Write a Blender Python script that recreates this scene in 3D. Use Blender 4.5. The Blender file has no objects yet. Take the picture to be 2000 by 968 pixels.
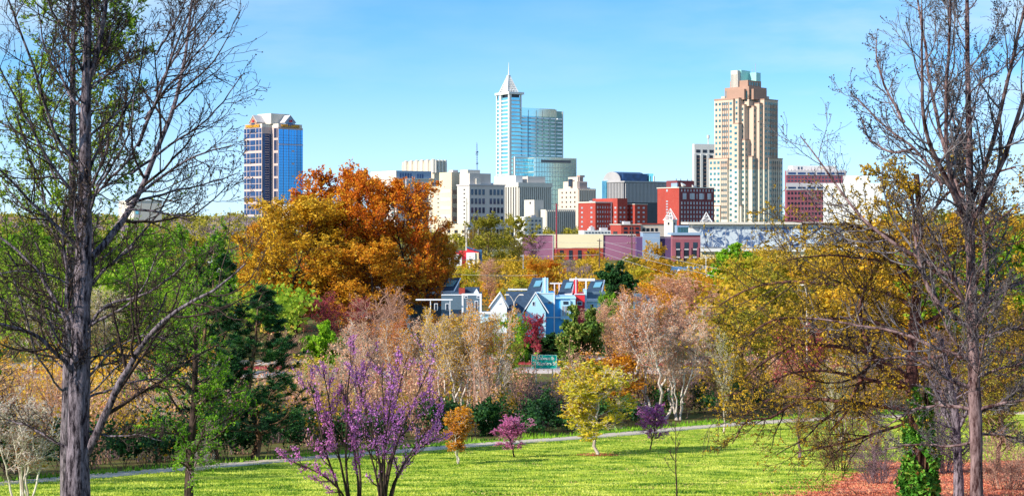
import bpy, math, random
import numpy as np
from mathutils import Vector, Matrix
SC = bpy.context.scene
COL = SC.collection
R = math.radians
F = 3000.0          # focal length in photo pixels (photo 2000 wide)
HY = 430.0          # horizon row of the photo
# ---------------------------------------------------------------- camera, sky, sun, exposure
cam = bpy.data.cameras.new('camera'); camo = bpy.data.objects.new('camera', cam); COL.objects.link(camo)
camo.location = (0, 0, 0); camo.rotation_euler = (R(90), 0, 0)
cam.sensor_width = 36; cam.lens = 36 * F / 2000; cam.shift_y = -54 / 2000
cam.clip_start = .5; cam.clip_end = 60000
SC.camera = camo
SUN_EL = R(31); SX, SY = -.84, -.54
wd = bpy.data.worlds.new('World'); SC.world = wd; wd.use_nodes = True
nt = wd.node_tree; N = nt.nodes; L = nt.links; N.clear()
out = N.new('ShaderNodeOutputWorld'); bg = N.new('ShaderNodeBackground'); bg.inputs['Strength'].default_value = .15
sky = N.new('ShaderNodeTexSky'); sky.sky_type = 'NISHITA'; sky.sun_disc = False
sky.sun_elevation = SUN_EL; sky.sun_rotation = math.atan2(SX, SY); sky.air_density = 1.0; sky.dust_density = .3; sky.ozone_density = 2.5; sky.altitude = 0
tc = N.new('ShaderNodeTexCoord'); sp = N.new('ShaderNodeSeparateXYZ'); L.new(tc.outputs['Generated'], sp.inputs[0])
# real sky looked up a little higher, so the deep spring blue reaches down near the horizon
mz = N.new('ShaderNodeMath'); mz.operation = 'MULTIPLY_ADD'; mz.inputs[1].default_value = 1.9; mz.inputs[2].default_value = .11; L.new(sp.outputs[2], mz.inputs[0])
cb = N.new('ShaderNodeCombineXYZ'); L.new(sp.outputs[0], cb.inputs[0]); L.new(sp.outputs[1], cb.inputs[1]); L.new(mz.outputs[0], cb.inputs[2])
nv = N.new('ShaderNodeVectorMath'); nv.operation = 'NORMALIZE'; L.new(cb.outputs[0], nv.inputs[0]); L.new(nv.outputs[0], sky.inputs[0])
hs = N.new('ShaderNodeHueSaturation'); hs.inputs['Saturation'].default_value = 1.28; hs.inputs['Hue'].default_value = .492; hs.inputs['Value'].default_value = 1.42; L.new(sky.outputs[0], hs.inputs['Color'])
# thin high cloud
mp = N.new('ShaderNodeMapping'); mp.inputs['Scale'].default_value = (2.2, 2.2, 9); L.new(tc.outputs['Generated'], mp.inputs[0])
cn = N.new('ShaderNodeTexNoise'); cn.inputs['Scale'].default_value = 1.6; cn.inputs['Detail'].default_value = 7; cn.inputs['Roughness'].default_value = .55; L.new(mp.outputs[0], cn.inputs[0])
cr = N.new('ShaderNodeValToRGB'); cr.color_ramp.elements[0].position = .42; cr.color_ramp.elements[0].color = (0, 0, 0, 1); cr.color_ramp.elements[1].position = .85; cr.color_ramp.elements[1].color = (.75, .75, .75, 1); L.new(cn.outputs[0], cr.inputs[0])
ax = N.new('ShaderNodeMath'); ax.operation = 'ABSOLUTE'; L.new(sp.outputs[0], ax.inputs[0])
rx = N.new('ShaderNodeMapRange'); rx.inputs[1].default_value = .08; rx.inputs[2].default_value = .34; rx.inputs[3].default_value = .45; rx.inputs[4].default_value = 2.3; L.new(ax.outputs[0], rx.inputs[0])
cm = N.new('ShaderNodeMath'); cm.operation = 'MULTIPLY'; cm.use_clamp = True; L.new(cr.outputs[0], cm.inputs[0]); L.new(rx.outputs[0], cm.inputs[1])
# milky band just above the skyline
hz = N.new('ShaderNodeMapRange'); hz.inputs[1].default_value = .0; hz.inputs[2].default_value = .11; hz.inputs[3].default_value = .62; hz.inputs[4].default_value = 0; L.new(sp.outputs[2], hz.inputs[0])
mxh = N.new('ShaderNodeMath'); mxh.operation = 'MAXIMUM'; L.new(cm.outputs[0], mxh.inputs[0]); L.new(hz.outputs[0], mxh.inputs[1])
mx = N.new('ShaderNodeMixRGB'); mx.inputs[2].default_value = (4.2, 4.9, 5.4, 1); L.new(mxh.outputs[0], mx.inputs[0]); L.new(hs.outputs[0], mx.inputs[1])
L.new(mx.outputs[0], bg.inputs[0]); L.new(bg.outputs[0], out.inputs[0])
sl = bpy.data.lights.new('sun', 'SUN'); so = bpy.data.objects.new('sun', sl); COL.objects.link(so)
sl.energy = 5.0; sl.angle = R(.5); sl.color = (1, .93, .80)
so.rotation_euler = Vector((SX * math.cos(SUN_EL), SY * math.cos(SUN_EL), math.sin(SUN_EL))).to_track_quat('Z', 'Y').to_euler()
SC.view_settings.view_transform = 'Standard'; SC.view_settings.look = 'None'; SC.view_settings.gamma = 1
SC.view_settings.use_curve_mapping = False; SC.view_settings.exposure = .45
SC.render.resolution_x = 1024; SC.render.resolution_y = 495
SC.cycles.max_bounces = 5; SC.cycles.diffuse_bounces = 2; SC.cycles.glossy_bounces = 2; SC.cycles.transmission_bounces = 2; SC.cycles.transparent_max_bounces = 4

# ---------------------------------------------------------------- helpers
PR_Y = np.array([-60, 0, 20, 45, 60, 72, 90, 104, 117, 137, 153, 175, 200, 270, 350, 500, 700, 1000, 1400, 2500, 5000, 30000.])
PR_Z = np.array([-1.7, -1.7, -4.1, -8.6, -11.0, -12.9, -15.2, -16.6, -17.8, -19.3, -20.3, -21.2, -21.7, -21.5, -21, -20, -18.6, -14, -9, -9, -8, -8.])
def gz(y): return float(np.interp(y, PR_Y, PR_Z))
def W(px, py, D): return Vector(((px - 1000) / F * D, D, -(py - HY) / F * D))
def tag(o, label=None, cat=None, group=None, kind=None):
    if label: o['label'] = label
    if cat: o['category'] = cat
    if group: o['group'] = group
    if kind: o['kind'] = kind
    return o
def empty(name, loc, rz=0):
    o = bpy.data.objects.new(name, None); COL.objects.link(o); o.location = loc; o.rotation_euler = (0, 0, rz); o.empty_display_size = .5
    return o
def link(name, me, parent=None, mat=None):
    o = bpy.data.objects.new(name, me); COL.objects.link(o)
    if parent: o.parent = parent
    if mat:
        if not me.materials: me.materials.append(mat)
        elif me.materials[0] != mat:
            o.material_slots[0].link = 'OBJECT'; o.material_slots[0].material = mat
    return o
def quadmesh(name, V, Q, smooth=False):
    V = np.ascontiguousarray(V, dtype=np.float32); Q = np.ascontiguousarray(Q, dtype=np.int32)
    me = bpy.data.meshes.new(name)
    me.vertices.add(len(V)); me.vertices.foreach_set('co', V.ravel())
    k = Q.shape[1]
    me.loops.add(Q.size); me.loops.foreach_set('vertex_index', Q.ravel())
    me.polygons.add(len(Q)); me.polygons.foreach_set('loop_start', np.arange(len(Q), dtype=np.int32) * k)
    if smooth: me.polygons.foreach_set('use_smooth', np.ones(len(Q), dtype=bool))
    me.update(calc_edges=True)
    return me
class MB:
    "collects boxes, prisms, bars into one mesh"
    def __init__(s): s.v = []; s.f = []
    def add(s, vs, fs):
        b = len(s.v); s.v += [tuple(v) for v in vs]; s.f += [tuple(b + i for i in f) for f in fs]; return s
    def box(s, x0, x1, y0, y1, z0, z1):
        return s.add([(x0, y0, z0), (x1, y0, z0), (x1, y1, z0), (x0, y1, z0), (x0, y0, z1), (x1, y0, z1), (x1, y1, z1), (x0, y1, z1)],
                     [(0, 3, 2, 1), (4, 5, 6, 7), (0, 1, 5, 4), (1, 2, 6, 5), (2, 3, 7, 6), (3, 0, 4, 7)])
    def hexa(s, b, t):
        "bottom 4 points, top 4 points, both counter-clockwise"
        return s.add(list(b) + list(t), [(0, 3, 2, 1), (4, 5, 6, 7), (0, 1, 5, 4), (1, 2, 6, 5), (2, 3, 7, 6), (3, 0, 4, 7)])
    def prism(s, pts, z0, z1):
        n = len(pts)
        return s.add([(x, y, z0) for x, y in pts] + [(x, y, z1) for x, y in pts],
                     [tuple(range(n))[::-1], tuple(range(n, 2 * n))] + [(i, (i + 1) % n, n + (i + 1) % n, n + i) for i in range(n)])
    def prismx(s, pts, x0, x1):
        "polygon in (y,z) pulled along x"
        n = len(pts)
        return s.add([(x0, y, z) for y, z in pts] + [(x1, y, z) for y, z in pts],
                     [tuple(range(n))[::-1], tuple(range(n, 2 * n))] + [(i, (i + 1) % n, n + (i + 1) % n, n + i) for i in range(n)])
    def prismy(s, pts, y0, y1):
        n = len(pts)
        return s.add([(x, y0, z) for x, z in pts] + [(x, y1, z) for x, z in pts],
                     [tuple(range(n)), tuple(range(n, 2 * n))[::-1]] + [(i, n + i, n + (i + 1) % n, (i + 1) % n) for i in range(n)])
    def bar(s, a, b, r, k=6, r2=None):
        a = Vector(a); b = Vector(b); d = (b - a).normalized(); r2 = r if r2 is None else r2
        u = d.cross(Vector((0, 0, 1)) if abs(d.z) < .9 else Vector((1, 0, 0))).normalized(); w = d.cross(u)
        vs = []
        for c, rr in ((a, r), (b, r2)):
            for i in range(k):
                t = 2 * math.pi * i / k; vs.append(c + (u * math.cos(t) + w * math.sin(t)) * rr)
        return s.add(vs, [tuple(range(k)), tuple(range(k, 2 * k))[::-1]] + [(i, k + i, k + (i + 1) % k, (i + 1) % k) for i in range(k)])
    def build(s, name, mat, parent=None):
        me = bpy.data.meshes.new(name); me.from_pydata(s.v, [], s.f); me.update()
        return link(name, me, parent, mat)

# ---------------------------------------------------------------- materials
def newmat(name):
    m = bpy.data.materials.new(name); m.use_nodes = True; t = m.node_tree
    return m, t, t.nodes['Principled BSDF'], t.nodes, t.links
def c4(c): return (c[0], c[1], c[2], 1)
def mat(name, col, rough=.8, var=.12, scale=.3, metal=0, spec=.4, streak=False, bump=0):
    "plain surface with weathering noise in its own colour"
    m, t, p, n, l = newmat(name); p.inputs['Roughness'].default_value = rough; p.inputs['Metallic'].default_value = metal; p.inputs['Specular IOR Level'].default_value = spec
    tc = n.new('ShaderNodeTexCoord'); no = n.new('ShaderNodeTexNoise'); no.inputs['Scale'].default_value = scale; no.inputs['Detail'].default_value = 6; no.inputs['Roughness'].default_value = .65
    mp = n.new('ShaderNodeMapping'); mp.inputs['Scale'].default_value = (1, 1, .18 if streak else 1); l.new(tc.outputs['Object'], mp.inputs[0]); l.new(mp.outputs[0], no.inputs[0])
    rp = n.new('ShaderNodeValToRGB'); e = rp.color_ramp.elements; e[0].position = .3; e[1].position = .7
    e[0].color = c4([max(0, x * (1 - var)) for x in col]); e[1].color = c4([min(.9, x * (1 + var)) for x in col])
    l.new(no.outputs[0], rp.inputs[0]); l.new(rp.outputs[0], p.inputs['Base Color'])
    if bump:
        b = n.new('ShaderNodeBump'); b.inputs['Strength'].default_value = bump; l.new(no.outputs[0], b.inputs['Height']); l.new(b.outputs[0], p.inputs['Normal'])
    return m
def ramp_mat(name, cols, rough=.6, trans=.3, scale=.5, noise=.5, spec=.2):
    "leaf material: every leaf its own tint, whole clumps drift between tints"
    m, t, p, n, l = newmat(name); p.inputs['Roughness'].default_value = rough; p.inputs['Specular IOR Level'].default_value = spec
    g = n.new('ShaderNodeNewGeometry'); tc = n.new('ShaderNodeTexCoord'); no = n.new('ShaderNodeTexNoise'); no.inputs['Scale'].default_value = scale; no.inputs['Detail'].default_value = 3
    l.new(tc.outputs['Object'], no.inputs[0])
    oi = n.new('ShaderNodeObjectInfo')
    a = n.new('ShaderNodeMapRange'); a.inputs[1].default_value = .3; a.inputs[2].default_value = .7; l.new(no.outputs[0], a.inputs[0])
    mx = n.new('ShaderNodeMix'); mx.inputs[0].default_value = noise; l.new(g.outputs['Random Per Island'], mx.inputs[2]); l.new(a.outputs[0], mx.inputs[3])
    ad = n.new('ShaderNodeMath'); ad.operation = 'MULTIPLY_ADD'; ad.inputs[1].default_value = .16; l.new(oi.outputs['Random'], ad.inputs[0]); l.new(mx.outputs[0], ad.inputs[2])
    sb = n.new('ShaderNodeMath'); sb.operation = 'SUBTRACT'; sb.inputs[1].default_value = .08; sb.use_clamp = True; l.new(ad.outputs[0], sb.inputs[0])
    rp = n.new('ShaderNodeValToRGB'); e = rp.color_ramp.elements
    while len(e) < len(cols): e.new(.5)
    for i, c in enumerate(cols): e[i].position = .12 + .76 * i / (len(cols) - 1); e[i].color = c4(c)
    l.new(sb.outputs[0], rp.inputs[0]); l.new(rp.outputs[0], p.inputs['Base Color'])
    if trans:
        tr = n.new('ShaderNodeBsdfTranslucent'); l.new(rp.outputs[0], tr.inputs[0]); ms = n.new('ShaderNodeMixShader'); ms.inputs[0].default_value = trans
        l.new(p.outputs[0], ms.inputs[1]); l.new(tr.outputs[0], ms.inputs[2]); l.new(ms.outputs[0], n['Material Output'].inputs[0])
    return m
def bark_mat(name, c1, c2, scale=6, bump=.6):
    m, t, p, n, l = newmat(name); p.inputs['Roughness'].default_value = .95; p.inputs['Specular IOR Level'].default_value = .15
    tc = n.new('ShaderNodeTexCoord'); mp = n.new('ShaderNodeMapping'); mp.inputs['Scale'].default_value = (1, 1, .22); l.new(tc.outputs['Object'], mp.inputs[0])
    no = n.new('ShaderNodeTexNoise'); no.inputs['Scale'].default_value = scale; no.inputs['Detail'].default_value = 8; no.inputs['Roughness'].default_value = .75; l.new(mp.outputs[0], no.inputs[0])
    rp = n.new('ShaderNodeValToRGB'); e = rp.color_ramp.elements; e[0].position = .42; e[1].position = .6; e[0].color = c4(c1); e[1].color = c4(c2)
    l.new(no.outputs[0], rp.inputs[0]); l.new(rp.outputs[0], p.inputs['Base Color'])
    b = n.new('ShaderNodeBump'); b.inputs['Strength'].default_value = bump; b.inputs['Distance'].default_value = .03; l.new(no.outputs[0], b.inputs['Height']); l.new(b.outputs[0], p.inputs['Normal'])
    return m
def glass_mat(name, col, rough=.12, metal=.75, var=.35, scale=.25):
    "coated glazing: mirrors the sky with the tint of the coating, panes differ a little"
    m, t, p, n, l = newmat(name); p.inputs['Roughness'].default_value = rough; p.inputs['Metallic'].default_value = metal
    g = n.new('ShaderNodeNewGeometry'); oi = n.new('ShaderNodeObjectInfo'); tc = n.new('ShaderNodeTexCoord')
    no = n.new('ShaderNodeTexNoise'); no.inputs['Scale'].default_value = scale; l.new(tc.outputs['Object'], no.inputs[0])
    ad = n.new('ShaderNodeMath'); ad.operation = 'ADD'; l.new(oi.outputs['Random'], ad.inputs[0]); l.new(g.outputs['Random Per Island'], ad.inputs[1])
    md = n.new('ShaderNodeMath'); md.operation = 'MULTIPLY_ADD'; md.inputs[1].default_value = .35; l.new(ad.outputs[0], md.inputs[0]); l.new(no.outputs[0], md.inputs[2])
    rp = n.new('ShaderNodeValToRGB'); e = rp.color_ramp.elements; e[0].position = .45; e[1].position = 1.0
    e[0].color = c4([x * (1 - var) for x in col]); e[1].color = c4([min(.9, x * (1 + var)) for x in col]); l.new(md.outputs[0], rp.inputs[0]); l.new(rp.outputs[0], p.inputs['Base Color'])
    return m
def brick_mat(name, c1, c2, cm_, scale=1.0):
    m, t, p, n, l = newmat(name); p.inputs['Roughness'].default_value = .9; p.inputs['Specular IOR Level'].default_value = .2
    tc = n.new('ShaderNodeTexCoord'); sp = n.new('ShaderNodeSeparateXYZ'); cb = n.new('ShaderNodeCombineXYZ'); ad = n.new('ShaderNodeMath'); ad.operation = 'ADD'
    l.new(tc.outputs['Object'], sp.inputs[0]); l.new(sp.outputs[0], ad.inputs[0]); l.new(sp.outputs[1], ad.inputs[1]); l.new(ad.outputs[0], cb.inputs[0]); l.new(sp.outputs[2], cb.inputs[1])
    b = n.new('ShaderNodeTexBrick'); b.inputs['Scale'].default_value = scale; b.inputs['Color1'].default_value = c4(c1); b.inputs['Color2'].default_value = c4(c2); b.inputs['Mortar'].default_value = c4(cm_); b.inputs['Mortar Size'].default_value = .015; l.new(cb.outputs[0], b.inputs[0])
    no = n.new('ShaderNodeTexNoise'); no.inputs['Scale'].default_value = .15; no.inputs['Detail'].default_value = 5; l.new(tc.outputs['Object'], no.inputs[0])
    mr = n.new('ShaderNodeMapRange'); mr.inputs[3].default_value = .8; mr.inputs[4].default_value = 1.2; l.new(no.outputs[0], mr.inputs[0])
    mx = n.new('ShaderNodeMixRGB'); mx.blend_type = 'MULTIPLY'; mx.inputs[0].default_value = 1; l.new(b.outputs[0], mx.inputs[1]); l.new(mr.outputs[0], mx.inputs[2]); l.new(mx.outputs[0], p.inputs['Base Color'])
    return m
M = {}
M['stone_pink'] = mat('stone_pink', (.52, .40, .37), .7, .08, .05, streak=True)
M['white'] = mat('white_paint', (.74, .72, .69), .6, .06, .1, streak=True)
M['cream'] = mat('cream_concrete', (.66, .54, .38), .8, .08, .06, streak=True)
M['concrete'] = mat('pale_concrete', (.58, .52, .47), .85, .10, .06, streak=True)
M['greyconc'] = mat('grey_concrete', (.52, .49, .50), .85, .12, .06, streak=True)
M['limestone'] = mat('limestone', (.64, .58, .50), .8, .08, .06, streak=True)
M['deco'] = mat('pink_limestone', (.66, .53, .43), .8, .08, .08, streak=True)
M['win'] = glass_mat('window_glass', (.035, .06, .10), .15, .3, .5)
M['win_teal'] = glass_mat('teal_window_glass', (.05, .17, .20), .15, .4, .6)
M['win_dark'] = glass_mat('dark_window_glass', (.02, .025, .04), .2, .2, .4)
M['win_pale'] = glass_mat('pale_window_glass', (.42, .42, .46), .3, .2, .2)
M['glass_blue'] = glass_mat('blue_curtain_glass', (.05, .24, .50), .10, .85, .3, .03)
M['glass_navy'] = glass_mat('navy_glass', (.02, .05, .13), .12, .4, .5)
M['glass_teal'] = glass_mat('teal_curtain_glass', (.46, .78, .84), .12, .85, .25, .05)
M['glass_cyan'] = glass_mat('cyan_curtain_glass', (.24, .60, .86), .10, .85, .35, .06)
M['redbrick'] = brick_mat('red_brick', (.44, .055, .04), (.34, .04, .03), (.36, .15, .12), 1.5)
M['darkbrick'] = brick_mat('maroon_shaded_brick', (.24, .055, .06), (.18, .04, .05), (.2, .1, .1), 1.5)  # maroon brick; on the tall brick building's right face it stands for shade
M['mauvebrick'] = brick_mat('mauve_brick', (.34, .10, .13), (.28, .08, .11), (.3, .14, .16), 1.5)
M['purple'] = mat('purple_stucco', (.12, .06, .16), .8, .1, .1)
M['mauve'] = mat('mauve_stucco', (.30, .12, .20), .85, .1, .08)
M['yellowstucco'] = mat('pale_yellow_stucco', (.8, .68, .44), .85, .05, .08)
M['bluegrey'] = mat('blue_grey_panel', (.26, .36, .50), .6, .08, .1)
M['darkfin'] = mat('dark_metal_fin', (.16, .15, .17), .5, .1, .1)
M['greyfin'] = mat('grey_metal_fin', (.40, .38, .38), .5, .1, .1)
M['teal_panel'] = mat('teal_metal_panel', (.34, .66, .62), .4, .06, .08, metal=.2)
M['tan'] = mat('tan_precast', (.58, .44, .34), .8, .10, .04, streak=True)
M['tanlow'] = mat('sunlit_tan_precast', (.66, .59, .47), .8, .07, .04, streak=True)  # the stepped tower's tan, lightened for sunlight and haze
M['brown_stone'] = mat('brown_precast', (.38, .23, .17), .8, .1, .06)
M['roofdark'] = mat('dark_shingle', (.03, .06, .11), .8, .3, 2.0)
M['roofblue'] = mat('blue_metal_roof', (.05, .13, .25), .5, .15, .3)
M['siding_blue'] = mat('blue_siding', (.07, .42, .85), .6, .06, .3)
M['siding_lightblue'] = mat('light_blue_siding', (.42, .70, .88), .6, .05, .3)
M['siding_red'] = mat('red_siding', (.75, .03, .05), .6, .06, .3)
M['siding_grey'] = mat('slate_siding', (.10, .16, .22), .7, .1, .3)
M['siding_white'] = mat('white_siding', (.78, .8, .84), .6, .05, .3)
M['siding_yellow'] = mat('yellow_siding', (.75, .55, .08), .6, .06, .3)
M['solar'] = glass_mat('skylight_glass', (.25, .55, .65), .1, .5, .2)
M['letter'] = mat('orange_letters', (.85, .42, .03), .5, .02)
M['redmark'] = mat('red_emblem', (.70, .02, .03), .5, .02)
M['steel'] = mat('galvanised_steel', (.45, .46, .48), .4, .1, 1, metal=.4)
M['wood_pole'] = mat('weathered_pole_wood', (.10, .06, .05), .9, .3, 1, streak=True)
M['redpole'] = mat('rust_red_pole', (.28, .03, .05), .8, .2, 1)
M['wire'] = mat('cable_aluminium', (.36, .35, .36), .5, .05)
M['signgreen'] = mat('sign_green', (.0, .42, .34), .5, .05, .5)
M['signwhite'] = mat('sign_white', (.8, .82, .8), .5, .02)
# bark
B_GREY = bark_mat('grey_furrowed_bark', (.012, .008, .012), (.27, .22, .25), 11, 1.0)
B_DARK = bark_mat('dark_bark', (.02, .013, .012), (.10, .065, .055), 9)
B_BROWN = bark_mat('brown_bark', (.05, .025, .015), (.26, .15, .09), 7)
B_PALE = bark_mat('pale_bark', (.36, .28, .24), (.80, .72, .64), 4, .3)
B_PURPLE = bark_mat('purplish_twig_bark', (.10, .06, .07), (.30, .20, .22), 4, .3)
B_PINK = bark_mat('pinkish_twig_bark', (.30, .14, .10), (.62, .38, .28), 3, .3)
B_RED = bark_mat('red_brown_bark', (.03, .015, .015), (.20, .09, .07), 6)
# leaves
LM = {
 'spring': [(.06, .12, .01), (.16, .30, .02), (.32, .48, .03), (.52, .60, .07)],
 'bright': [(.07, .20, .01), (.22, .46, .02), (.42, .64, .03)],
 'lime': [(.28, .28, .02), (.60, .55, .03), (.80, .66, .06), (.82, .48, .04)],
 'gold': [(.32, .17, .01), (.70, .38, .02), (.85, .52, .035), (.86, .62, .07)],
 'amber': [(.34, .10, .01), (.70, .27, .015), (.84, .40, .02), (.84, .54, .05)],
 'orange': [(.34, .05, .008), (.68, .16, .01), (.80, .28, .014), (.82, .44, .03)],
 'rust': [(.16, .05, .02), (.42, .13, .03), (.60, .26, .05)],
 'olive': [(.08, .09, .01), (.26, .25, .02), (.50, .43, .04), (.62, .50, .08)],
 'bronze': [(.14, .10, .01), (.42, .28, .02), (.66, .42, .03), (.76, .46, .04)],
 'dark': [(.008, .03, .012), (.02, .08, .02), (.07, .18, .03)],
 'pine': [(.003, .014, .010), (.008, .045, .025), (.03, .12, .03), (.10, .24, .04)],
 'magnolia': [(.03, .07, .01), (.09, .18, .02), (.22, .27, .04), (.42, .34, .10)],
 'purple': [(.34, .10, .42), (.55, .20, .62), (.76, .28, .66), (.84, .56, .80)],
 'pinkpurple': [(.50, .10, .44), (.66, .20, .58), (.78, .36, .72)],
 'pink': [(.70, .14, .40), (.84, .28, .56), (.88, .50, .70)],
 'salmon': [(.56, .18, .10), (.78, .36, .20), (.85, .54, .36), (.80, .50, .14)],
 'crimson': [(.38, .03, .06), (.62, .07, .12), (.74, .22, .22)],
 'lilac': [(.30, .20, .24), (.46, .34, .38), (.58, .46, .48)],
 'bud': [(.02, .02, .02), (.08, .06, .05), (.14, .10, .06)],
 'straw': [(.36, .28, .08), (.58, .48, .16), (.70, .60, .26)],
}
LM = {k: ramp_mat('leaf_' + k, v, trans=.12 if k in ('dark', 'pine', 'magnolia', 'bud') else .42) for k, v in LM.items()}

# ---------------------------------------------------------------- tree growing (numpy)
def nrm(a): return a / (np.linalg.norm(a, axis=-1, keepdims=True) + 1e-9)
def tubes(P, Rr, k):
    B, n, _ = P.shape
    T = nrm(np.gradient(P, axis=1)); mean = nrm(P[:, -1] - P[:, 0])
    ref = np.where(np.abs(mean[:, 2:3]) > .9, np.array([[1., 0, 0]]), np.array([[0, 0, 1.]]))[:, None, :]
    A = nrm(np.cross(T, np.broadcast_to(ref, T.shape))); C = np.cross(T, A)
    th = np.linspace(0, 2 * np.pi, k, endpoint=False)
    V = P[:, :, None, :] + Rr[:, :, None, None] * (A[:, :, None, :] * np.cos(th)[None, None, :, None] + C[:, :, None, :] * np.sin(th)[None, None, :, None])
    V = V.reshape(-1, 3)
    b = np.arange(B)[:, None, None] * n * k; i = np.arange(n - 1)[None, :, None] * k; j = np.arange(k)[None, None, :]; j2 = (j + 1) % k
    Q = np.stack([b + i + j, b + i + j2, b + i + k + j2, b + i + k + j], -1).reshape(-1, 4)
    return V, Q
def cat_mesh(parts):
    vs, qs, o = [], [], 0
    for V, Q in parts: vs.append(V); qs.append(Q + o); o += len(V)
    return np.concatenate(vs), np.concatenate(qs)
def grow(P, Rr, m, rng, t0=.2, t1=1., ang=50, angv=12, lf=.5, lend=.5, n=6, up=.1, wander=.12, rr=.6, rend=.35, lenabs=None, ztilt=0):
    "m children on each parent polyline; returns polylines (B*m, n, 3) and radii"
    B, k, _ = P.shape
    t = t0 + (t1 - t0) * (np.arange(m)[None, :] + rng.random((B, m))) / m; t = np.clip(t, 0, .995)
    x = t * (k - 1); i = np.floor(x).astype(int); fr = (x - i)[..., None]; bi = np.arange(B)[:, None]
    S = P[bi, i] * (1 - fr) + P[bi, np.minimum(i + 1, k - 1)] * fr
    T = nrm(P[bi, np.minimum(i + 1, k - 1)] - P[bi, i])
    r0 = (Rr[bi, i] * (1 - fr[..., 0]) + Rr[bi, np.minimum(i + 1, k - 1)] * fr[..., 0]) * rr
    q = rng.normal(size=T.shape); q -= (q * T).sum(-1, keepdims=True) * T; q = nrm(q)
    a = np.radians(ang + angv * rng.normal(size=t.shape))[..., None]
    d = nrm(np.cos(a) * T + np.sin(a) * q + np.array([0, 0, ztilt]))
    PL = np.linalg.norm(np.diff(P, axis=1), axis=-1).sum(1)[:, None]
    Ln = PL * lf * (1 + (lend - 1) * t) * (.7 + .6 * rng.random(t.shape)) if lenabs is None else lenabs(t, S) * (.75 + .5 * rng.random(t.shape))
    S = S.reshape(-1, 3); d = d.reshape(-1, 3); st = (Ln / (n - 1)).reshape(-1, 1); r0 = r0.reshape(-1)
    out = np.empty((len(S), n, 3)); out[:, 0] = S
    for j in range(1, n):
        out[:, j] = out[:, j - 1] + d * st
        d = nrm(d + wander * rng.normal(size=d.shape) + np.array([0, 0, up]))
    tp = np.linspace(1, rend, n)[None, :]
    return out, r0[:, None] * tp
def leafq(C, s, rng, flat=.62, droop=None):
    a = nrm(rng.normal(size=C.shape)); b = nrm(np.cross(a, rng.normal(size=C.shape)))
    if droop is not None: a = nrm(a + droop)
    s = (s * (.6 + .8 * rng.random(len(C))))[:, None]
    V = np.stack([C + a * s, C + b * s * flat, C - a * s, C - b * s * flat], 1).reshape(-1, 3)
    return V, np.arange(len(V)).reshape(-1, 4)
def on_lines(P, per, rng, t0=.1, jit=.0):
    B, n, _ = P.shape
    t = t0 + (1 - t0) * rng.random((B, per)); x = t * (n - 1); i = np.minimum(np.floor(x).astype(int), n - 2); fr = (x - i)[..., None]; bi = np.arange(B)[:, None]
    S = P[bi, i] * (1 - fr) + P[bi, i + 1] * fr
    return (S + jit * rng.normal(size=S.shape)).reshape(-1, 3)
def stem(rng, base, top, n, r0, r1, wob=.03):
    base = np.array(base, float); top = np.array(top, float); t = np.linspace(0, 1, n)[:, None]
    h = np.linalg.norm(top - base); w = np.cumsum(rng.normal(size=(n, 3)) * wob * h / n ** .5, axis=0); w[:, 2] *= .2; w -= w[0]
    P = base + (top - base) * t + w
    rad = r0 + (r1 - r0) * t[:, 0] ** .8; rad[0] *= 1.35
    return P[None], rad[None]
def crown_len(shape, H, cl, Wd):
    def f(t, S):
        h = np.clip((S[..., 2] / H - cl) / (1 - cl), 0, 1)
        if shape == 'round': v = np.sqrt(np.clip(1 - ((h - .42) / .62) ** 2, .05, 1))
        elif shape == 'vase': v = .55 + .45 * (1 - h)
        elif shape == 'cone': v = 1.05 - .95 * h
        elif shape == 'oval': v = np.sqrt(np.clip(1 - ((h - .5) / .58) ** 2, .08, 1))
        return v * Wd
    return f
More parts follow.
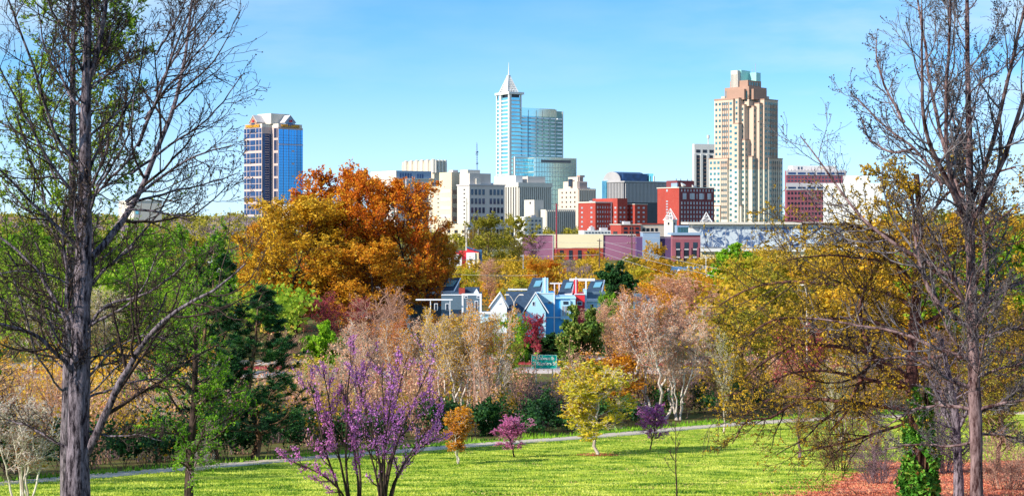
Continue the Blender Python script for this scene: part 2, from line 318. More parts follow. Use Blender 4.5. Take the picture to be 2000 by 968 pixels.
def proto(seed, H=10, kind='round', Wd=3.2, stems=1, spread=.0, nl=26, m2=8, m3=6, leaves=6, ls=.13, clear=.2, ang=58, up=.08, r=.16, jit=.10, ls2=0, l2=.5, l3=.5, tw=.007, flat=.62, ang2=48):
    "returns dict of meshes trunk / branches / crown for a tree of height H"
    rng = np.random.default_rng(seed); st = []
    for i in range(stems):
        a = 2 * math.pi * (i + rng.random() * .5) / max(1, stems); d = spread * H * (.6 + .6 * rng.random()) if stems > 1 else .04 * H
        b = (.02 * H * math.cos(a), .02 * H * math.sin(a), -.3) if stems > 1 else (0, 0, -.3)
        st.append(stem(rng, b, (d * math.cos(a), d * math.sin(a), H * (.97 if i == 0 else .78 + .2 * rng.random())), 14, r / max(1, stems) ** .4, r * .12, .05))
    P0 = np.concatenate([s[0] for s in st]); R0 = np.concatenate([s[1] for s in st])
    P1, R1 = grow(P0, R0, nl, rng, clear, .99, ang, 10, n=8, up=up, wander=.13, rr=.55, lenabs=crown_len(kind, H, clear, Wd * (1 if stems == 1 else .75)))
    P2, R2 = grow(P1, R1, m2, rng, .2, 1., ang2, 12, l2, .6, n=5, up=up * .6, wander=.16, rr=.6)
    P3, R3 = grow(P2, R2, m3, rng, .15, 1., 45, 14, l3, .7, n=4, up=up * .6, wander=.2, rr=.6)
    R2 = np.maximum(R2, tw * 1.3); R3 = np.maximum(R3, tw)
    big = cat_mesh([tubes(P0, R0, 8), tubes(P1, np.maximum(R1, tw * 1.6), 5)])
    fine = cat_mesh([tubes(P2, R2, 3), tubes(P3, R3, 3)])
    d = {'H': H, 'trunk': quadmesh('trunk', *big, smooth=True), 'branches': quadmesh('branches', *fine, smooth=True)}
    if leaves:
        C = on_lines(P3, leaves, rng, .1, jit); keep = rng.random(len(C))
        if ls2: # leave gaps: whole patches of the crown thinner
            ph = rng.random(3) * 9; g = np.sin(C[:, 0] * 1.7 + ph[0]) + np.sin(C[:, 1] * 1.9 + ph[1]) + np.sin(C[:, 2] * 2.1 + ph[2]); C = C[(g > -ls2) | (keep < .15)]
        d['crown'] = quadmesh('crown', *leafq(C, ls, rng, flat))
    return d
def shrub_proto(seed, H=3, Wd=2, stems=14, m2=7, m3=6, leaves=5, ls=.11, jit=.08, tw=.008, ang=45):
    rng = np.random.default_rng(seed); n = 8; P = np.empty((stems, n, 3)); a = rng.random(stems) * 6.28; d = Wd * np.sqrt(rng.random(stems))
    t = np.linspace(0, 1, n)
    for i in range(stems):
        top = H * math.sqrt(max(.15, 1 - (d[i] / Wd) ** 2 * .8)) * (.8 + .3 * rng.random())
        P[i, :, 0] = math.cos(a[i]) * d[i] * (.3 + .7 * t) + np.cumsum(rng.normal(size=n) * .04); P[i, :, 1] = math.sin(a[i]) * d[i] * (.3 + .7 * t) + np.cumsum(rng.normal(size=n) * .04); P[i, :, 2] = -.2 + (top + .2) * t
    R0 = np.tile(np.linspace(.035, .01, n), (stems, 1))
    P2, R2 = grow(P, R0, m2, rng, .1, 1., ang, 12, .45, .6, n=5, up=.1, wander=.18, rr=.6)
    P3, R3 = grow(P2, R2, m3, rng, .15, 1., 45, 14, .55, .7, n=4, up=.05, wander=.2, rr=.6)
    d = {'H': H, 'branches': quadmesh('branches', *cat_mesh([tubes(P, np.maximum(R0, tw), 4), tubes(P2, np.maximum(R2, tw), 3), tubes(P3, np.maximum(R3, tw), 3)]), smooth=True)}
    if leaves: d['crown'] = quadmesh('crown', *leafq(on_lines(P3, leaves, rng, .1, jit), ls, rng))
    return d
def pine_proto(seed, H=10, Wd=2.6, nl=46, needles=34):
    rng = np.random.default_rng(seed)
    P0, R0 = stem(rng, (0, 0, -.3), (.3, 0, H), 14, .15, .02, .03)
    P1, R1 = grow(P0, R0, nl, rng, .12, .985, 68, 8, n=7, up=.16, wander=.1, rr=.4, lenabs=crown_len('cone', H, .1, Wd))
    P2, R2 = grow(P1, R1, 7, rng, .3, 1., 42, 10, .38, .6, n=4, up=.14, wander=.12, rr=.6)
    C = on_lines(P2, 9, rng, .25, .0); T = np.repeat(nrm(P2[:, -1] - P2[:, 0]), 9, axis=0)
    C = np.repeat(C, needles // 6, axis=0); T = np.repeat(T, needles // 6, axis=0)
    a = nrm(T * .9 + nrm(rng.normal(size=C.shape)) + np.array([0, 0, .25])); b = nrm(np.cross(a, rng.normal(size=C.shape))); Ln = .2 * (.7 + .6 * rng.random((len(C), 1)))
    V = np.stack([C - b * .012, C + b * .012, C + a * Ln + b * .006, C + a * Ln - b * .006], 1).reshape(-1, 3)
    return {'H': H, 'trunk': quadmesh('trunk', *cat_mesh([tubes(P0, R0, 8), tubes(P1, R1, 5), tubes(P2, np.maximum(R2, .006), 3)]), smooth=True), 'crown': quadmesh('needles', V, np.arange(len(V)).reshape(-1, 4))}
def extent(pr):
    v = []
    for k in ('branches', 'crown'):
        if k in pr: a = np.empty(len(pr[k].vertices) * 3, dtype=np.float32); pr[k].vertices.foreach_get('co', a); v.append(a.reshape(-1, 3))
    v = np.concatenate(v); pr['H'] = float(np.percentile(v[:, 2], 99.7)); pr['W'] = 2 * float(np.percentile(np.hypot(v[:, 0], v[:, 1]), 94))
def plant(pr, name, label, cat, px, D, top, w=1., leaf='gold', bark=None, group=None, rot=None, base=None, crown='crown', x=None):
    "place a copy of a grown tree so it stands on the ground at distance D and reaches photo row top"
    z = gz(D) if base is None else base
    if 'W' not in pr: extent(pr)
    h = -(top - HY) / F * D - z; s = h / pr['H']; w = (w / F * D) / (pr['W'] * s) if w > 5 else w * 1.2
    o = empty(name, ((px - 1000) / F * D, D, z - .05)); o.rotation_euler.z = random.random() * 6.28 if rot is None else rot
    o.scale = (s * w, s * w, s); tag(o, label, cat, group)
    if 'trunk' in pr: link('trunk', pr['trunk'], o, bark or B_BROWN)
    if 'branches' in pr: link('branches', pr['branches'], o, bark or B_BROWN)
    if 'crown' in pr and leaf: link(crown, pr['crown'], o, LM[leaf])
    return o
# ---------------------------------------------------------------- ground
def noise2(x, y, s=1.0, ph=0.):
    return (np.sin(x * s * 1.3 + 1.7 * np.sin(y * s * .9 + ph)) + np.sin(y * s * 1.1 + 1.3 * np.sin(x * s * .7 + 2 * ph)) + .5 * np.sin((x + y) * s * 2.3 + ph)) / 2.5
def sheet(name, xs, ys, dz, m, keep=None):
    X, Y = np.meshgrid(xs, ys); Z = np.interp(Y, PR_Y, PR_Z) + dz
    V = np.stack([X, Y, Z], -1).reshape(-1, 3); nx, ny = len(xs), len(ys)
    i, j = np.meshgrid(np.arange(nx - 1), np.arange(ny - 1)); a = (j * nx + i).ravel(); Q = np.stack([a, a + 1, a + nx + 1, a + nx], -1)
    if keep is not None: c = V[Q].mean(1); Q = Q[keep(c[:, 0], c[:, 1])]
    u, inv = np.unique(Q, return_inverse=True); V = V[u]; Q = inv.reshape(Q.shape)
    return tag(link(name, quadmesh(name, V, Q, True), None, m), kind='structure')
def ground_mat(name, cols, scale, detail=8, bump=.3, sc2=None, vs=(1, 1, 1)):
    m, t, p, n, l = newmat(name); p.inputs['Roughness'].default_value = .95; p.inputs['Specular IOR Level'].default_value = .1
    tc = n.new('ShaderNodeTexCoord'); mp = n.new('ShaderNodeMapping'); mp.inputs['Scale'].default_value = vs; l.new(tc.outputs['Object'], mp.inputs[0]); no = n.new('ShaderNodeTexNoise'); no.inputs['Scale'].default_value = scale; no.inputs['Detail'].default_value = detail; no.inputs['Roughness'].default_value = .7; l.new(mp.outputs[0], no.inputs[0])
    rp = n.new('ShaderNodeValToRGB'); e = rp.color_ramp.elements
    while len(e) < len(cols): e.new(.5)
    for i, c in enumerate(cols): e[i].position = .32 + .36 * i / (len(cols) - 1); e[i].color = c4(c)
    l.new(no.outputs[0], rp.inputs[0]); l.new(rp.outputs[0], p.inputs['Base Color'])
    b = n.new('ShaderNodeBump'); b.inputs['Strength'].default_value = bump; b.inputs['Distance'].default_value = .1; l.new(no.outputs[0], b.inputs['Height']); l.new(b.outputs[0], p.inputs['Normal'])
    return m
G_FLOOR = ground_mat('woodland_floor', [(.05, .035, .015), (.14, .10, .04), (.10, .13, .03), (.22, .17, .07)], .5)
G_LAWN = ground_mat('spring_lawn', [(.04, .13, .015), (.20, .31, .02), (.47, .54, .065), (.62, .61, .13)], .4, 10, .5, vs=(1, 1.6, 1))
G_VERGE = ground_mat('verge_grass', [(.10, .22, .01), (.22, .40, .02), (.40, .52, .05)], 1.0)
G_PATH = ground_mat('path_asphalt', [(.44, .37, .32), (.54, .46, .39), (.62, .54, .45)], 3, 8, .1)
G_CLAY = ground_mat('red_clay_straw', [(.16, .05, .03), (.42, .12, .08), (.56, .22, .14), (.46, .34, .20)], 2.0)
G_ROAD = ground_mat('road_concrete', [(.40, .34, .32), (.50, .44, .42)], .6)
G_MULCH = ground_mat('red_mulch', [(.22, .02, .03), (.40, .06, .07)], 2)
G_FIELD = ground_mat('yellow_field', [(.40, .30, .03), (.62, .46, .05), (.70, .56, .12)], .25)
xs = np.concatenate([-np.geomspace(30000, 160, 34), np.arange(-150, 151, 6), np.geomspace(160, 30000, 34)])
ys = np.concatenate([[-8000, -2000, -500, -150], np.arange(-60, 260, 4), np.geomspace(264, 30000, 70)])
sheet('ground', xs, ys, 0, G_FLOOR)
# path: centre line in (x, y); photo (px, py) -> distance through the slope profile
def D_at(py):
    d = np.linspace(40, 1400, 8000); v = HY - np.interp(d, PR_Y, PR_Z) / d * F
    return float(d[np.argmin(np.abs(v - py))])
pth = [(-160, 960), (0, 943), (230, 926), (500, 903), (760, 882), (1000, 864), (1170, 852), (1320, 838), (1440, 828), (1600, 818), (1760, 812), (1900, 808), (2100, 804)]
PX = np.array([(a - 1000) / F * D_at(b) for a, b in pth]); PY = np.array([D_at(b) for a, b in pth])
def path_y(x): return np.interp(x, PX, PY)
clay = lambda x, y: x - 13.6 - (y - 72) * .34 + 1.5 * noise2(x, y, .5) > 0
sheet('lawn', np.arange(-60, 60, .7), np.arange(40, 190, .7), .03, G_LAWN, lambda x, y: (y < path_y(x) - .9) & ~clay(x, y))
sheet('verge', np.arange(-60, 90, .7), np.arange(60, 190, .7), .034, G_VERGE, lambda x, y: (y > path_y(x) + .9) & (y < path_y(x) + 5.0 + 1.2 * noise2(x, y, .6)))
sheet('bank', np.arange(5, 60, .7), np.arange(40, 120, .7), .035, G_CLAY, lambda x, y: clay(x, y) & (y < 108 + 3 * noise2(x, y, .4)))
sheet('lawn', np.arange(5, 70, .7), np.arange(80, 190, .7), .026, G_LAWN, lambda x, y: clay(x, y) & (y >= 106 + 3 * noise2(x, y, .4)) & (y < path_y(x) - .9))
def ribbon(name, cx, cy, w, dz, m, step=.8, thick=.06):
    t = np.concatenate([[0], np.cumsum(np.hypot(np.diff(cx), np.diff(cy)))]); s = np.arange(0, t[-1], step); x = np.interp(s, t, cx); y = np.interp(s, t, cy)
    k = 5; x = np.convolve(np.pad(x, k, 'edge'), np.ones(2 * k + 1) / (2 * k + 1), 'valid'); y = np.convolve(np.pad(y, k, 'edge'), np.ones(2 * k + 1) / (2 * k + 1), 'valid')
    dx, dy = np.gradient(x), np.gradient(y); q = np.hypot(dx, dy); nx, ny = -dy / q, dx / q; V = []
    for sgn, z in ((-1, -.1), (-1, dz), (1, dz), (1, -.1)):
        X = x + nx * w / 2 * sgn; Y = y + ny * w / 2 * sgn; V.append(np.stack([X, Y, np.interp(Y, PR_Y, PR_Z) + z], -1))
    n = len(x); V = np.concatenate(V); i = np.arange(n - 1); Q = np.concatenate([np.stack([i + a * n, i + 1 + a * n, i + 1 + (a + 1) * n, i + (a + 1) * n], -1)[:, ::-1] for a in range(3)])
    return tag(link(name, quadmesh(name, V, Q), None, m), kind='structure')
ribbon('path', PX, PY, 2.9, .06, G_PATH)
ribbon('road', np.array([-200, -60, 0, 60, 220.]), np.array([205, 212, 222, 219, 212.]), 9, .05, G_ROAD)
ribbon('road', np.array([-200, -60, 0, 60, 220.]), np.array([222, 229, 242, 237, 230.]), 8, .05, G_ROAD)
ribbon('mulch_bed', np.array([-200, -60, 0, 60, 220.]), np.array([213.8, 220.8, 233, 227.5, 221.2]), 5, .045, G_MULCH)
ribbon('lawn', np.array([-20, 0, 30, 60]), np.array([251, 251, 250, 248]), 8, .04, G_VERGE)
sheet('field', np.arange(-90, -26, 2), np.arange(150, 212, 2), .05, G_FIELD, lambda x, y: x < -38 + 4 * noise2(x, y, .3))
def tufts(name, x0, x1, y0, y1, n, keep, h, m, label, cat='grass', w=.03, seed=1):
    rng = np.random.default_rng(seed); y = y0 + (y1 - y0) * rng.random(n) ** 1.2; x = x0 + (x1 - x0) * rng.random(n); k = keep(x, y) & (np.abs(x) < y * .36); x, y = x[k], y[k]
    z = np.interp(y, PR_Y, PR_Z) + .02; hh = h * (.5 + rng.random(len(x))) * (1 + .5 * noise2(x, y, .8)); a = rng.random(len(x)) * 6.28; w = w * (1 + rng.random(len(x)))
    b = np.stack([np.cos(a) * w, np.sin(a) * w, 0 * a], -1); C = np.stack([x, y, z], -1); T = C + np.stack([(rng.random(len(x)) - .5) * h, (rng.random(len(x)) - .5) * h, hh], -1)
    V = np.stack([C - b, C + b, T], 1).reshape(-1, 3)
    return tag(link(name, quadmesh(name, V, np.arange(len(V)).reshape(-1, 3)), None, m), label, cat, None, 'stuff')
GR = ramp_mat('grass_blades', [(.03, .12, .01), (.17, .29, .02), (.46, .53, .06), (.66, .66, .14)], trans=.25, scale=.4, noise=.85)
GR2 = ramp_mat('verge_blades', [(.06, .18, .01), (.18, .38, .02), (.36, .52, .05)], trans=.3, scale=.5, noise=.6)
LITTER = ramp_mat('leaf_litter', [(.22, .05, .03), (.48, .12, .07), (.62, .24, .14), (.50, .36, .18)], trans=.1, scale=.8)
tufts('grass', -50, 50, 66, 175, 380000, lambda x, y: (y < path_y(x) - 1) & ~(clay(x, y) & (y < 108 + 3 * noise2(x, y, .4))), .075, GR, 'short bright yellow-green lawn grass sloping down to the path')
tufts('grass', -60, 70, 76, 185, 90000, lambda x, y: (y > path_y(x) + 1) & (y < path_y(x) + 6.5 + 1.5 * noise2(x, y, .6)), .28, GR2, 'rough green verge grass on the far side of the path', w=.05, seed=2)
tufts('leaf_litter', 8, 50, 60, 110, 90000, lambda x, y: clay(x + 3.2 * np.random.default_rng(9).random(len(x)) ** 2.5, y) & (y < 109), .07, LITTER, 'fallen red-brown leaves and pine straw on the bank at lower right', 'leaf litter', w=.05, seed=3)

tufts('leaf_litter', 4.7, 8.4, 113.5, 117.8, 2600, lambda x, y: (x - 6.5) ** 2 + (y - 115.8) ** 2 < 2.6, .05, LITTER, 'reddish mulch patch round the foot of the yellow-green lawn tree', 'leaf litter', w=.06, seed=4)
DRY = ramp_mat('dry_grass', [(.34, .24, .08), (.55, .42, .16), (.66, .56, .26)], trans=.1, scale=1)
tufts('dry_grass', -30, 40, 68, 150, 46000, lambda x, y: (y < path_y(x) - 1.5) & ~clay(x, y) & (noise2(x * 1.3 + 4, y, .35, 2.) > .55 - .02 * x), .06, DRY, 'thin straw-coloured dry patches in the lawn', 'dry grass', w=.04, seed=6)
# ---------------------------------------------------------------- buildings
BOXC = {}
class B:
    "a building: local x runs along its right-hand face, local y along its left-hand face, z up from its ground"
    def __init__(s, name, label, cat, D, pc, phi=35, base=None, group=None):
        s.D = D; s.phi = R(phi); s.c = math.cos(s.phi); s.s = math.sin(s.phi); s.cx = (pc - 1000) / F * D; s.base = gz(D) - .5 if base is None else base
        s.o = tag(empty(name, (s.cx, D, s.base), s.phi), label, cat, group); s.q = []
    def X(s, px, y=0):
        k = (px - 1000) / F; return (k * (s.D + y * s.c) - s.cx + y * s.s) / (s.c - k * s.s)
    def Y(s, px, x=0):
        k = (px - 1000) / F; return (s.cx + x * s.c - k * (s.D + x * s.s)) / (s.s + k * s.c)
    def Z(s, py, x=0, y=0): return -(py - HY) / F * (s.D + x * s.s + y * s.c) - s.base
    def box(s, name, x0, x1, y0, y1, z0, z1, m, parent=None):
        return MB().box(min(x0, x1), max(x0, x1), min(y0, y1), max(y0, y1), z0, z1).build(name, m, parent or s.o)
    def part(s, name, mb, m, parent=None): return mb.build(name, m, parent or s.o)
    def one(s, f, p, u, w, z, h, m, name='window', d=.15):
        s.q.append((f, p, u, w, z, h, m, name, d))
    def win(s, f, p, u0, u1, nc, z0, z1, nr, fw, fh, m, name='window', d=.15, skip=0):
        if u1 < u0: u0, u1 = u1, u0
        cu = (u1 - u0) / nc; cz = (z1 - z0) / nr
        for j in range(nr):
            for i in range(nc):
                s.q.append((f, p, u0 + cu * (i + .5 - fw / 2), cu * fw, z0 + cz * (j + .5 - fh / 2), cz * fh, m, name, d))
    def flush(s):
        by = {}
        for w in s.q: by.setdefault(w[7], []).append(w)
        for nm, lst in by.items():
            lst.sort(key=lambda w: -w[3] * w[5])
            for w in lst[:100]:
                f, p, u, wd_, z, h, m, name, d = w
                key = (f, round(wd_, 2), round(h, 2), d, m.name)
                if key not in BOXC:
                    b = MB()
                    if f == 'R': b.box(0, wd_, -d, .05, 0, h)
                    elif f == 'L': b.box(-d, .05, 0, wd_, 0, h)
                    me = bpy.data.meshes.new(name); me.from_pydata(b.v, [], b.f); me.update(); me.materials.append(m); BOXC[key] = me
                o = bpy.data.objects.new(name, BOXC[key]); COL.objects.link(o); o.parent = s.o
                o.location = (u, p, z) if f == 'R' else (p, u, z)
            rest = lst[100:]
            bm = {}
            for w in rest: bm.setdefault(w[6].name, []).append(w)
            for k, ws in bm.items():
                b = MB()
                for f, p, u, wd_, z, h, m, name, d in ws:
                    if f == 'R': b.box(u, u + wd_, p - d, p + .05, z, z + h)
                    else: b.box(p - d, p + .05, u, u + wd_, z, z + h)
                o = b.build(nm, ws[0][6], s.o); o['kind'] = 'stuff'
        s.q = []
    def fins(s, f, p, u0, u1, n, z0, z1, w, d, m, name='pilaster'):
        if u1 < u0: u0, u1 = u1, u0
        for i in range(n):
            u = u0 + (u1 - u0 - w) * i / max(1, n - 1); s.q.append((f, p, u, w, z0, z1 - z0, m, name, d))
    def band(s, f, p, u0, u1, z0, z1, d, m, name='cornice'):
        if u1 < u0: u0, u1 = u1, u0
        if f == 'R': return s.box(name, u0, u1, p - d, p + .1, z0, z1, m)
        return s.box(name, p - d, p + .1, u0, u1, z0, z1, m)
def text(body, size, width, m, parent, loc, rot, depth=.2, name='lettering'):
    cu = bpy.data.curves.new('t', 'FONT'); cu.body = body; cu.size = size; cu.extrude = depth; cu.offset = size * .02
    to = bpy.data.objects.new('t', cu); COL.objects.link(to); bpy.context.view_layer.update()
    me = bpy.data.meshes.new_from_object(to.evaluated_get(bpy.context.evaluated_depsgraph_get())); COL.objects.unlink(to); bpy.data.objects.remove(to)
    xs_ = [v.co.x for v in me.vertices]; k = width / (max(xs_) - min(xs_)); x0 = min(xs_)
    for v in me.vertices: v.co.x = (v.co.x - x0) * k
    me.materials.clear(); o = link(name, me, parent, m); o.location = loc; o.rotation_euler = rot; return o
RL = (R(90), 0, R(-90)); RR = (R(90), 0, 0)   # lettering on left faces / right faces

def glass_bank_tower():
    b = B('office_tower', 'blue glass tower with pink stone grid, two gables and orange lettering, left of skyline', 'tower', 1400, 525, 45, base=-9)
    a, s = 38.6, 10.6; H = b.Z(247)
    b.part('wall', MB().prism([(s, 0), (a, 0), (a, a), (0, a), (0, s), (s, s)], 0, H), M['stone_pink'])
    fr = lambda c: a - (c - 88) / 149 * (a - s)
    rows = [(170, 235), (250, 320), (338, 408), (425, 495), (510, 582), (598, 668), (685, 755), (770, 838)]
    zz = lambda c: b.Z(200 + c / 3.457)
    for r0, r1 in rows:
        z1, z0 = zz(r0), zz(r1)
        for c0, c1 in [(90, 108), (113, 136), (140, 183), (188, 210), (215, 233)]:
            y1, y0 = fr(c0), fr(c1); m_ = M['glass_navy']
            b.one('L', 0, y0, y1 - y0, z0, (z1 - z0) * .47, m_); b.one('L', 0, y0, y1 - y0, z0 + (z1 - z0) * .53, (z1 - z0) * .47, m_)
        b.one('L', s, .9, 1.7, z0, z1 - z0, M['glass_navy']); b.one('L', s, 3.2, 3.2, z0, z1 - z0, M['glass_navy'])
    b.box('glazing', .6, s - .3, s - .2, s + .1, 2, H - 6, M['glass_navy'])
    z = 3.
    while z < H - 7: b.one('R', s - .2, 3.2, 4.6, z, .55, M['stone_pink'], 'spandrel', .15); z += 2.2
    # right face: continuous blue glass in bays
    cols = [(.0, .17), (.2, .4), (.43, .74), (.77, .9), (.92, 1.)]
    for u0, u1 in cols: b.box('curtain_wall', s + .3 + (a - s - .6) * u0, s + .3 + (a - s - .6) * u1, -.35, .1, 2, H - 2, M['glass_blue'])
    for k in range(34): b.one('R', -.35, s + .4, a - s - .8, 5 + k * (H - 10) / 34, .22, M['glass_navy'], 'spandrel', .06)
    for u in (.085, .30, .51, .64, .835): b.one('R', -.35, s + .3 + (a - s - .6) * u, .25, 2, H - 5, M['bluegrey'], 'mullion', .1)
    for k in range(7): b.one('R', -.35, s + .3 + (a - s) * .53, (a - s) * .1, zz(845 - k * 86.), 1.6, M['stone_pink'], 'spandrel', .12)
    b.band('R', 0, s, a, zz(283), zz(276), .5, M['stone_pink'], 'ledge')
    # crown
    b.part('parapet', MB().prism([(s + .5, .5), (a - .5, .5), (a - .5, a - .5), (.5, a - .5), (.5, s + .5), (s + .5, s + .5)], H, H + 3.2), M['limestone'])
    b.box('penthouse', 9, 30, 9, 30, H + 3.2, b.Z(222, 12, 12), M['limestone'])
    gw = 5.4; gc = (s + a) / 2 - .6; ze = b.Z(236); zp = b.Z(224.5)
    pts = [(gc - gw, H), (gc + gw, H), (gc + gw, ze), (gc, zp), (gc - gw, ze)]
    b.part('gable', MB().prismx(pts, -.2, 17), M['brown_stone']); b.part('gable', MB().prismy(pts, -.2, 17), M['bluegrey'])
    for f in 'LR':
        m_ = MB()
        for sg in (-1, 1):
            q = [(gc + sg * (gw + .9), ze - .9), (gc, zp + .2), (gc, zp + 1.0), (gc + sg * (gw + .9), ze - .1)]
            if sg < 0: q = q[::-1]
            (m_.prismx if f == 'L' else m_.prismy)(q, -.6, 17.2)
        b.part('roof', m_, M['greyconc'])
        if f == 'L': b.part('emblem', MB().bar((-.7, gc + 1.4, ze + 1.5), (-.7, gc - 1.4, ze + 1.5), .4).bar((-.7, gc + 1.4, ze + .1), (-.7, gc - 1.4, ze + .1), .4).bar((-.7, gc - 1.6, ze + 1.5), (-.7, gc - 1.6, ze + .1), .4), M['redmark'])
        else: b.part('emblem', MB().bar((gc - 1.4, -.7, ze + 1.5), (gc + 1.4, -.7, ze + 1.5), .4).bar((gc - 1.4, -.7, ze + .1), (gc + 1.4, -.7, ze + .1), .4).bar((gc + 1.6, -.7, ze + 1.5), (gc + 1.6, -.7, ze + .1), .4), M['redmark'])
    b.box('arched_window', -.5, 0, gc - 2.6, gc + 2.6, ze - 4.4, ze - 1.2, M['glass_navy'])
    b.box('arched_window', gc - 2.6, gc + 2.6, -.5, 0, ze - 4.4, ze - 1.2, M['glass_navy'])
    b.box('sign_band', -.4, .1, fr(100), fr(215) , H - .3, H + 2.9, M['brown_stone']); b.box('sign_band', gc - 10.5, gc + 10.5, -.4, .1, H - .3, H + 2.9, M['brown_stone'])
    text('WELLS FARGO', 3.1, 20.5, M['letter'], b.o, (-.75, gc + 10.3, H + .2), RL, .25); text('WELLS FARGO', 3.1, 20.5, M['letter'], b.o, (gc - 10.2, -.75, H + .2), RR, .25)
    b.part('antenna', MB().bar((16, 18, b.Z(224)), (16, 18, b.Z(218)), .15).bar((20, 15, b.Z(224)), (20, 15, b.Z(219)), .12), M['steel'])
    b.part('podium', MB().box(-6, a + 6, -6, a, 0, b.Z(444)), M['limestone'])
    b.win('L', -6, -4, a, 12, 1.5, b.Z(444) - .6, 1, .6, .8, M['win_dark'])
    b.win('R', -6, -5, a + 4, 12, 1.5, b.Z(444) - .6, 1, .6, .8, M['win_dark'])
    b.flush()
glass_bank_tower()

def spire_tower():
    b = B('spire_tower', 'glass skyscraper with white piers, lattice spire and needle, and a wide balcony block', 'skyscraper', 1450, 995, 33, base=-9)
    yt = b.Y(970); xt = b.X(1017.5); H = b.Z(190)
    b.box('glazing', .3, xt, .3, yt - .3, 0, H, M['glass_cyan'])
    for py0 in np.arange(196, 420, 7.6):
        z = b.Z(py0); b.box('floor_slab', .12, xt + .1, .12, yt - .12, z - .6, z + .6, M['white'])
    b.box('pier', -.6, 2.0, -.6, 1.6, 0, H + 3, M['white'])
    b.box('pier', -.6, 1.6, b.Y(979.5), b.Y(976), 0, H + 3, M['white']); b.box('pier', -.4, 1, yt - 1, yt + .3, 0, H + 3, M['white'])
    b.box('pier', xt - .8, xt + .5, -.5, 1, b.Z(240), H + 3, M['white'])
    b.box('roof_slab', -1.6, xt + 2.6, -1.6, yt + .8, H + 3, H + 5.2, M['white'])
    b.box('setback', 1.5, xt - 1, 1.5, yt - 2, H, H + 3, M['win_dark'])
    # lattice spire
    cxx, cyy = xt / 2, yt / 2; z0 = H + 5.2; z1 = b.Z(151, cxx, cyy); hx = xt / 2 - .4; hy = min(hx * 1.15, yt / 2 - 1)
    m_ = MB(); P = lambda sx, sy, t: (cxx + sx * (hx + (1.1 - hx) * t), cyy + sy * (hy + (1.1 - hy) * t), z0 + (z1 - z0) * t)
    for sx, sy in ((-1, -1), (1, -1), (1, 1), (-1, 1)): m_.bar(P(sx, sy, 0), P(sx, sy, 1), .7, 4)
    ring = [(-1, -1), (1, -1), (1, 1), (-1, 1)]
    for t in np.linspace(0, 1, 8):
        for i in range(4): m_.bar(P(*ring[i], t), P(*ring[(i + 1) % 4], t), .42, 4)
    for i in range(4):
        (ax_, ay_), (bx_, by_) = ring[i], ring[(i + 1) % 4]
        for q in (-.66, -.33, 0, .33, .66):
            u = (q + 1) / 2; m_.bar(P(ax_ + (bx_ - ax_) * u, ay_ + (by_ - ay_) * u, 0), P(ax_ + (bx_ - ax_) * u, ay_ + (by_ - ay_) * u, 1), .34, 4)
    b.part('spire', m_, M['white'])
    b.part('spire_core', MB().hexa([P(-.5, -.5, 0), P(.5, -.5, 0), P(.5, .5, 0), P(-.5, .5, 0)], [P(-.5, -.5, .95), P(.5, -.5, .95), P(.5, .5, .95), P(-.5, .5, .95)]), M['greyconc'])
    b.part('needle', MB().box(cxx - 1.4, cxx + 1.4, cyy - 1.4, cyy + 1.4, z1 - .5, z1 + 1.8).bar((cxx, cyy, z1), (cxx, cyy, b.Z(122, cxx, cyy)), .75, 8, .15), M['white'])
    # residential block with balconies
    x1 = b.X(1100, 3); Hr = b.Z(214, xt, 3)
    b.box('glazing', xt + .4, x1, 3, 22, 0, Hr, M['glass_cyan'])
    b.box('roof_screen', xt + 1.5, x1 - 9, 3.4, 20, Hr, Hr + 2.0, M['glass_teal'])
    b.box('glazing', xt + .5, x1 - 8, 2.6, 3, b.Z(226, xt, 3), Hr + 1.4, M['glass_teal'])
    nz = 11
    for j in range(nz):
        z = b.Z(230 + j * 7.3, xt, 3)
        b.box('floor_slab', xt + .4, x1 + .1, 2.85, 21, z - .35, z + .35, M['white'])
        for u0, u1 in ((.04, .14), (.235, .36), (.41, .51), (.55, .65), (.69, .78), (.84, .95)):
            b.one('R', 2.8, xt + (x1 - xt) * u0, (x1 - xt) * (u1 - u0), z - .5, 1.3, M['siding_white'], 'balcony', 1.9)
    for u in (.02, .2, .38, .52, .67, .81, .98): b.box('mullion', xt + (x1 - xt) * u - .3, xt + (x1 - xt) * u + .3, 2.5, 3.1, 0, Hr, M['bluegrey'] if u == .2 else M['limestone'])
    # office annex in front
    D2 = -12; ya = D2; xa0 = b.X(1043, ya); xa1 = b.X(1126, ya); Ha = b.Z(307, xa0, ya); yb = b.Y(1002, xa0)
    b.box('annex', xa0, xa1, ya, min(yb, 12), 0, Ha, M['glass_teal'])
    for i in range(27):
        u = xa0 + (xa1 - xa0) * (i + .5) / 27; b.one('R', ya, u, .22, 0, Ha, M['greyconc'], 'mullion', .3)
    for j in range(14): b.box('floor_slab', xa0 - .12, xa1 + .1, ya - .12, 11.9, Ha - 1 - j * 4.3, Ha - .55 - j * 4.3, M['limestone'])
    b.box('louvre', xa0 + 8, xa1 - 7, ya - .4, ya, Ha - 4.6, Ha - 2.2, M['darkfin'])
    # left part of the annex: white banded
    zt = b.Z(306, 0, 2); xl = b.X(1003, -2); b.box('annex', xt * .35, xa0 + 1, -2.2, 2, 0, zt, M['white'])
    for j in range(8):
        z = zt - 2.6 - j * 3.4
        for i in range(9): b.one('R', -2.2, xt * .35 + 1 + i * (xa0 - xt * .35) / 9.2, (xa0 - xt * .35) / 12, z - 1.6, 2.3, M['glass_cyan'])
    b.win('L', xa0, ya + 1, -3, 3, 2, Ha - 1, 10, .75, .55, M['glass_cyan'])
    b.flush()
spire_tower()

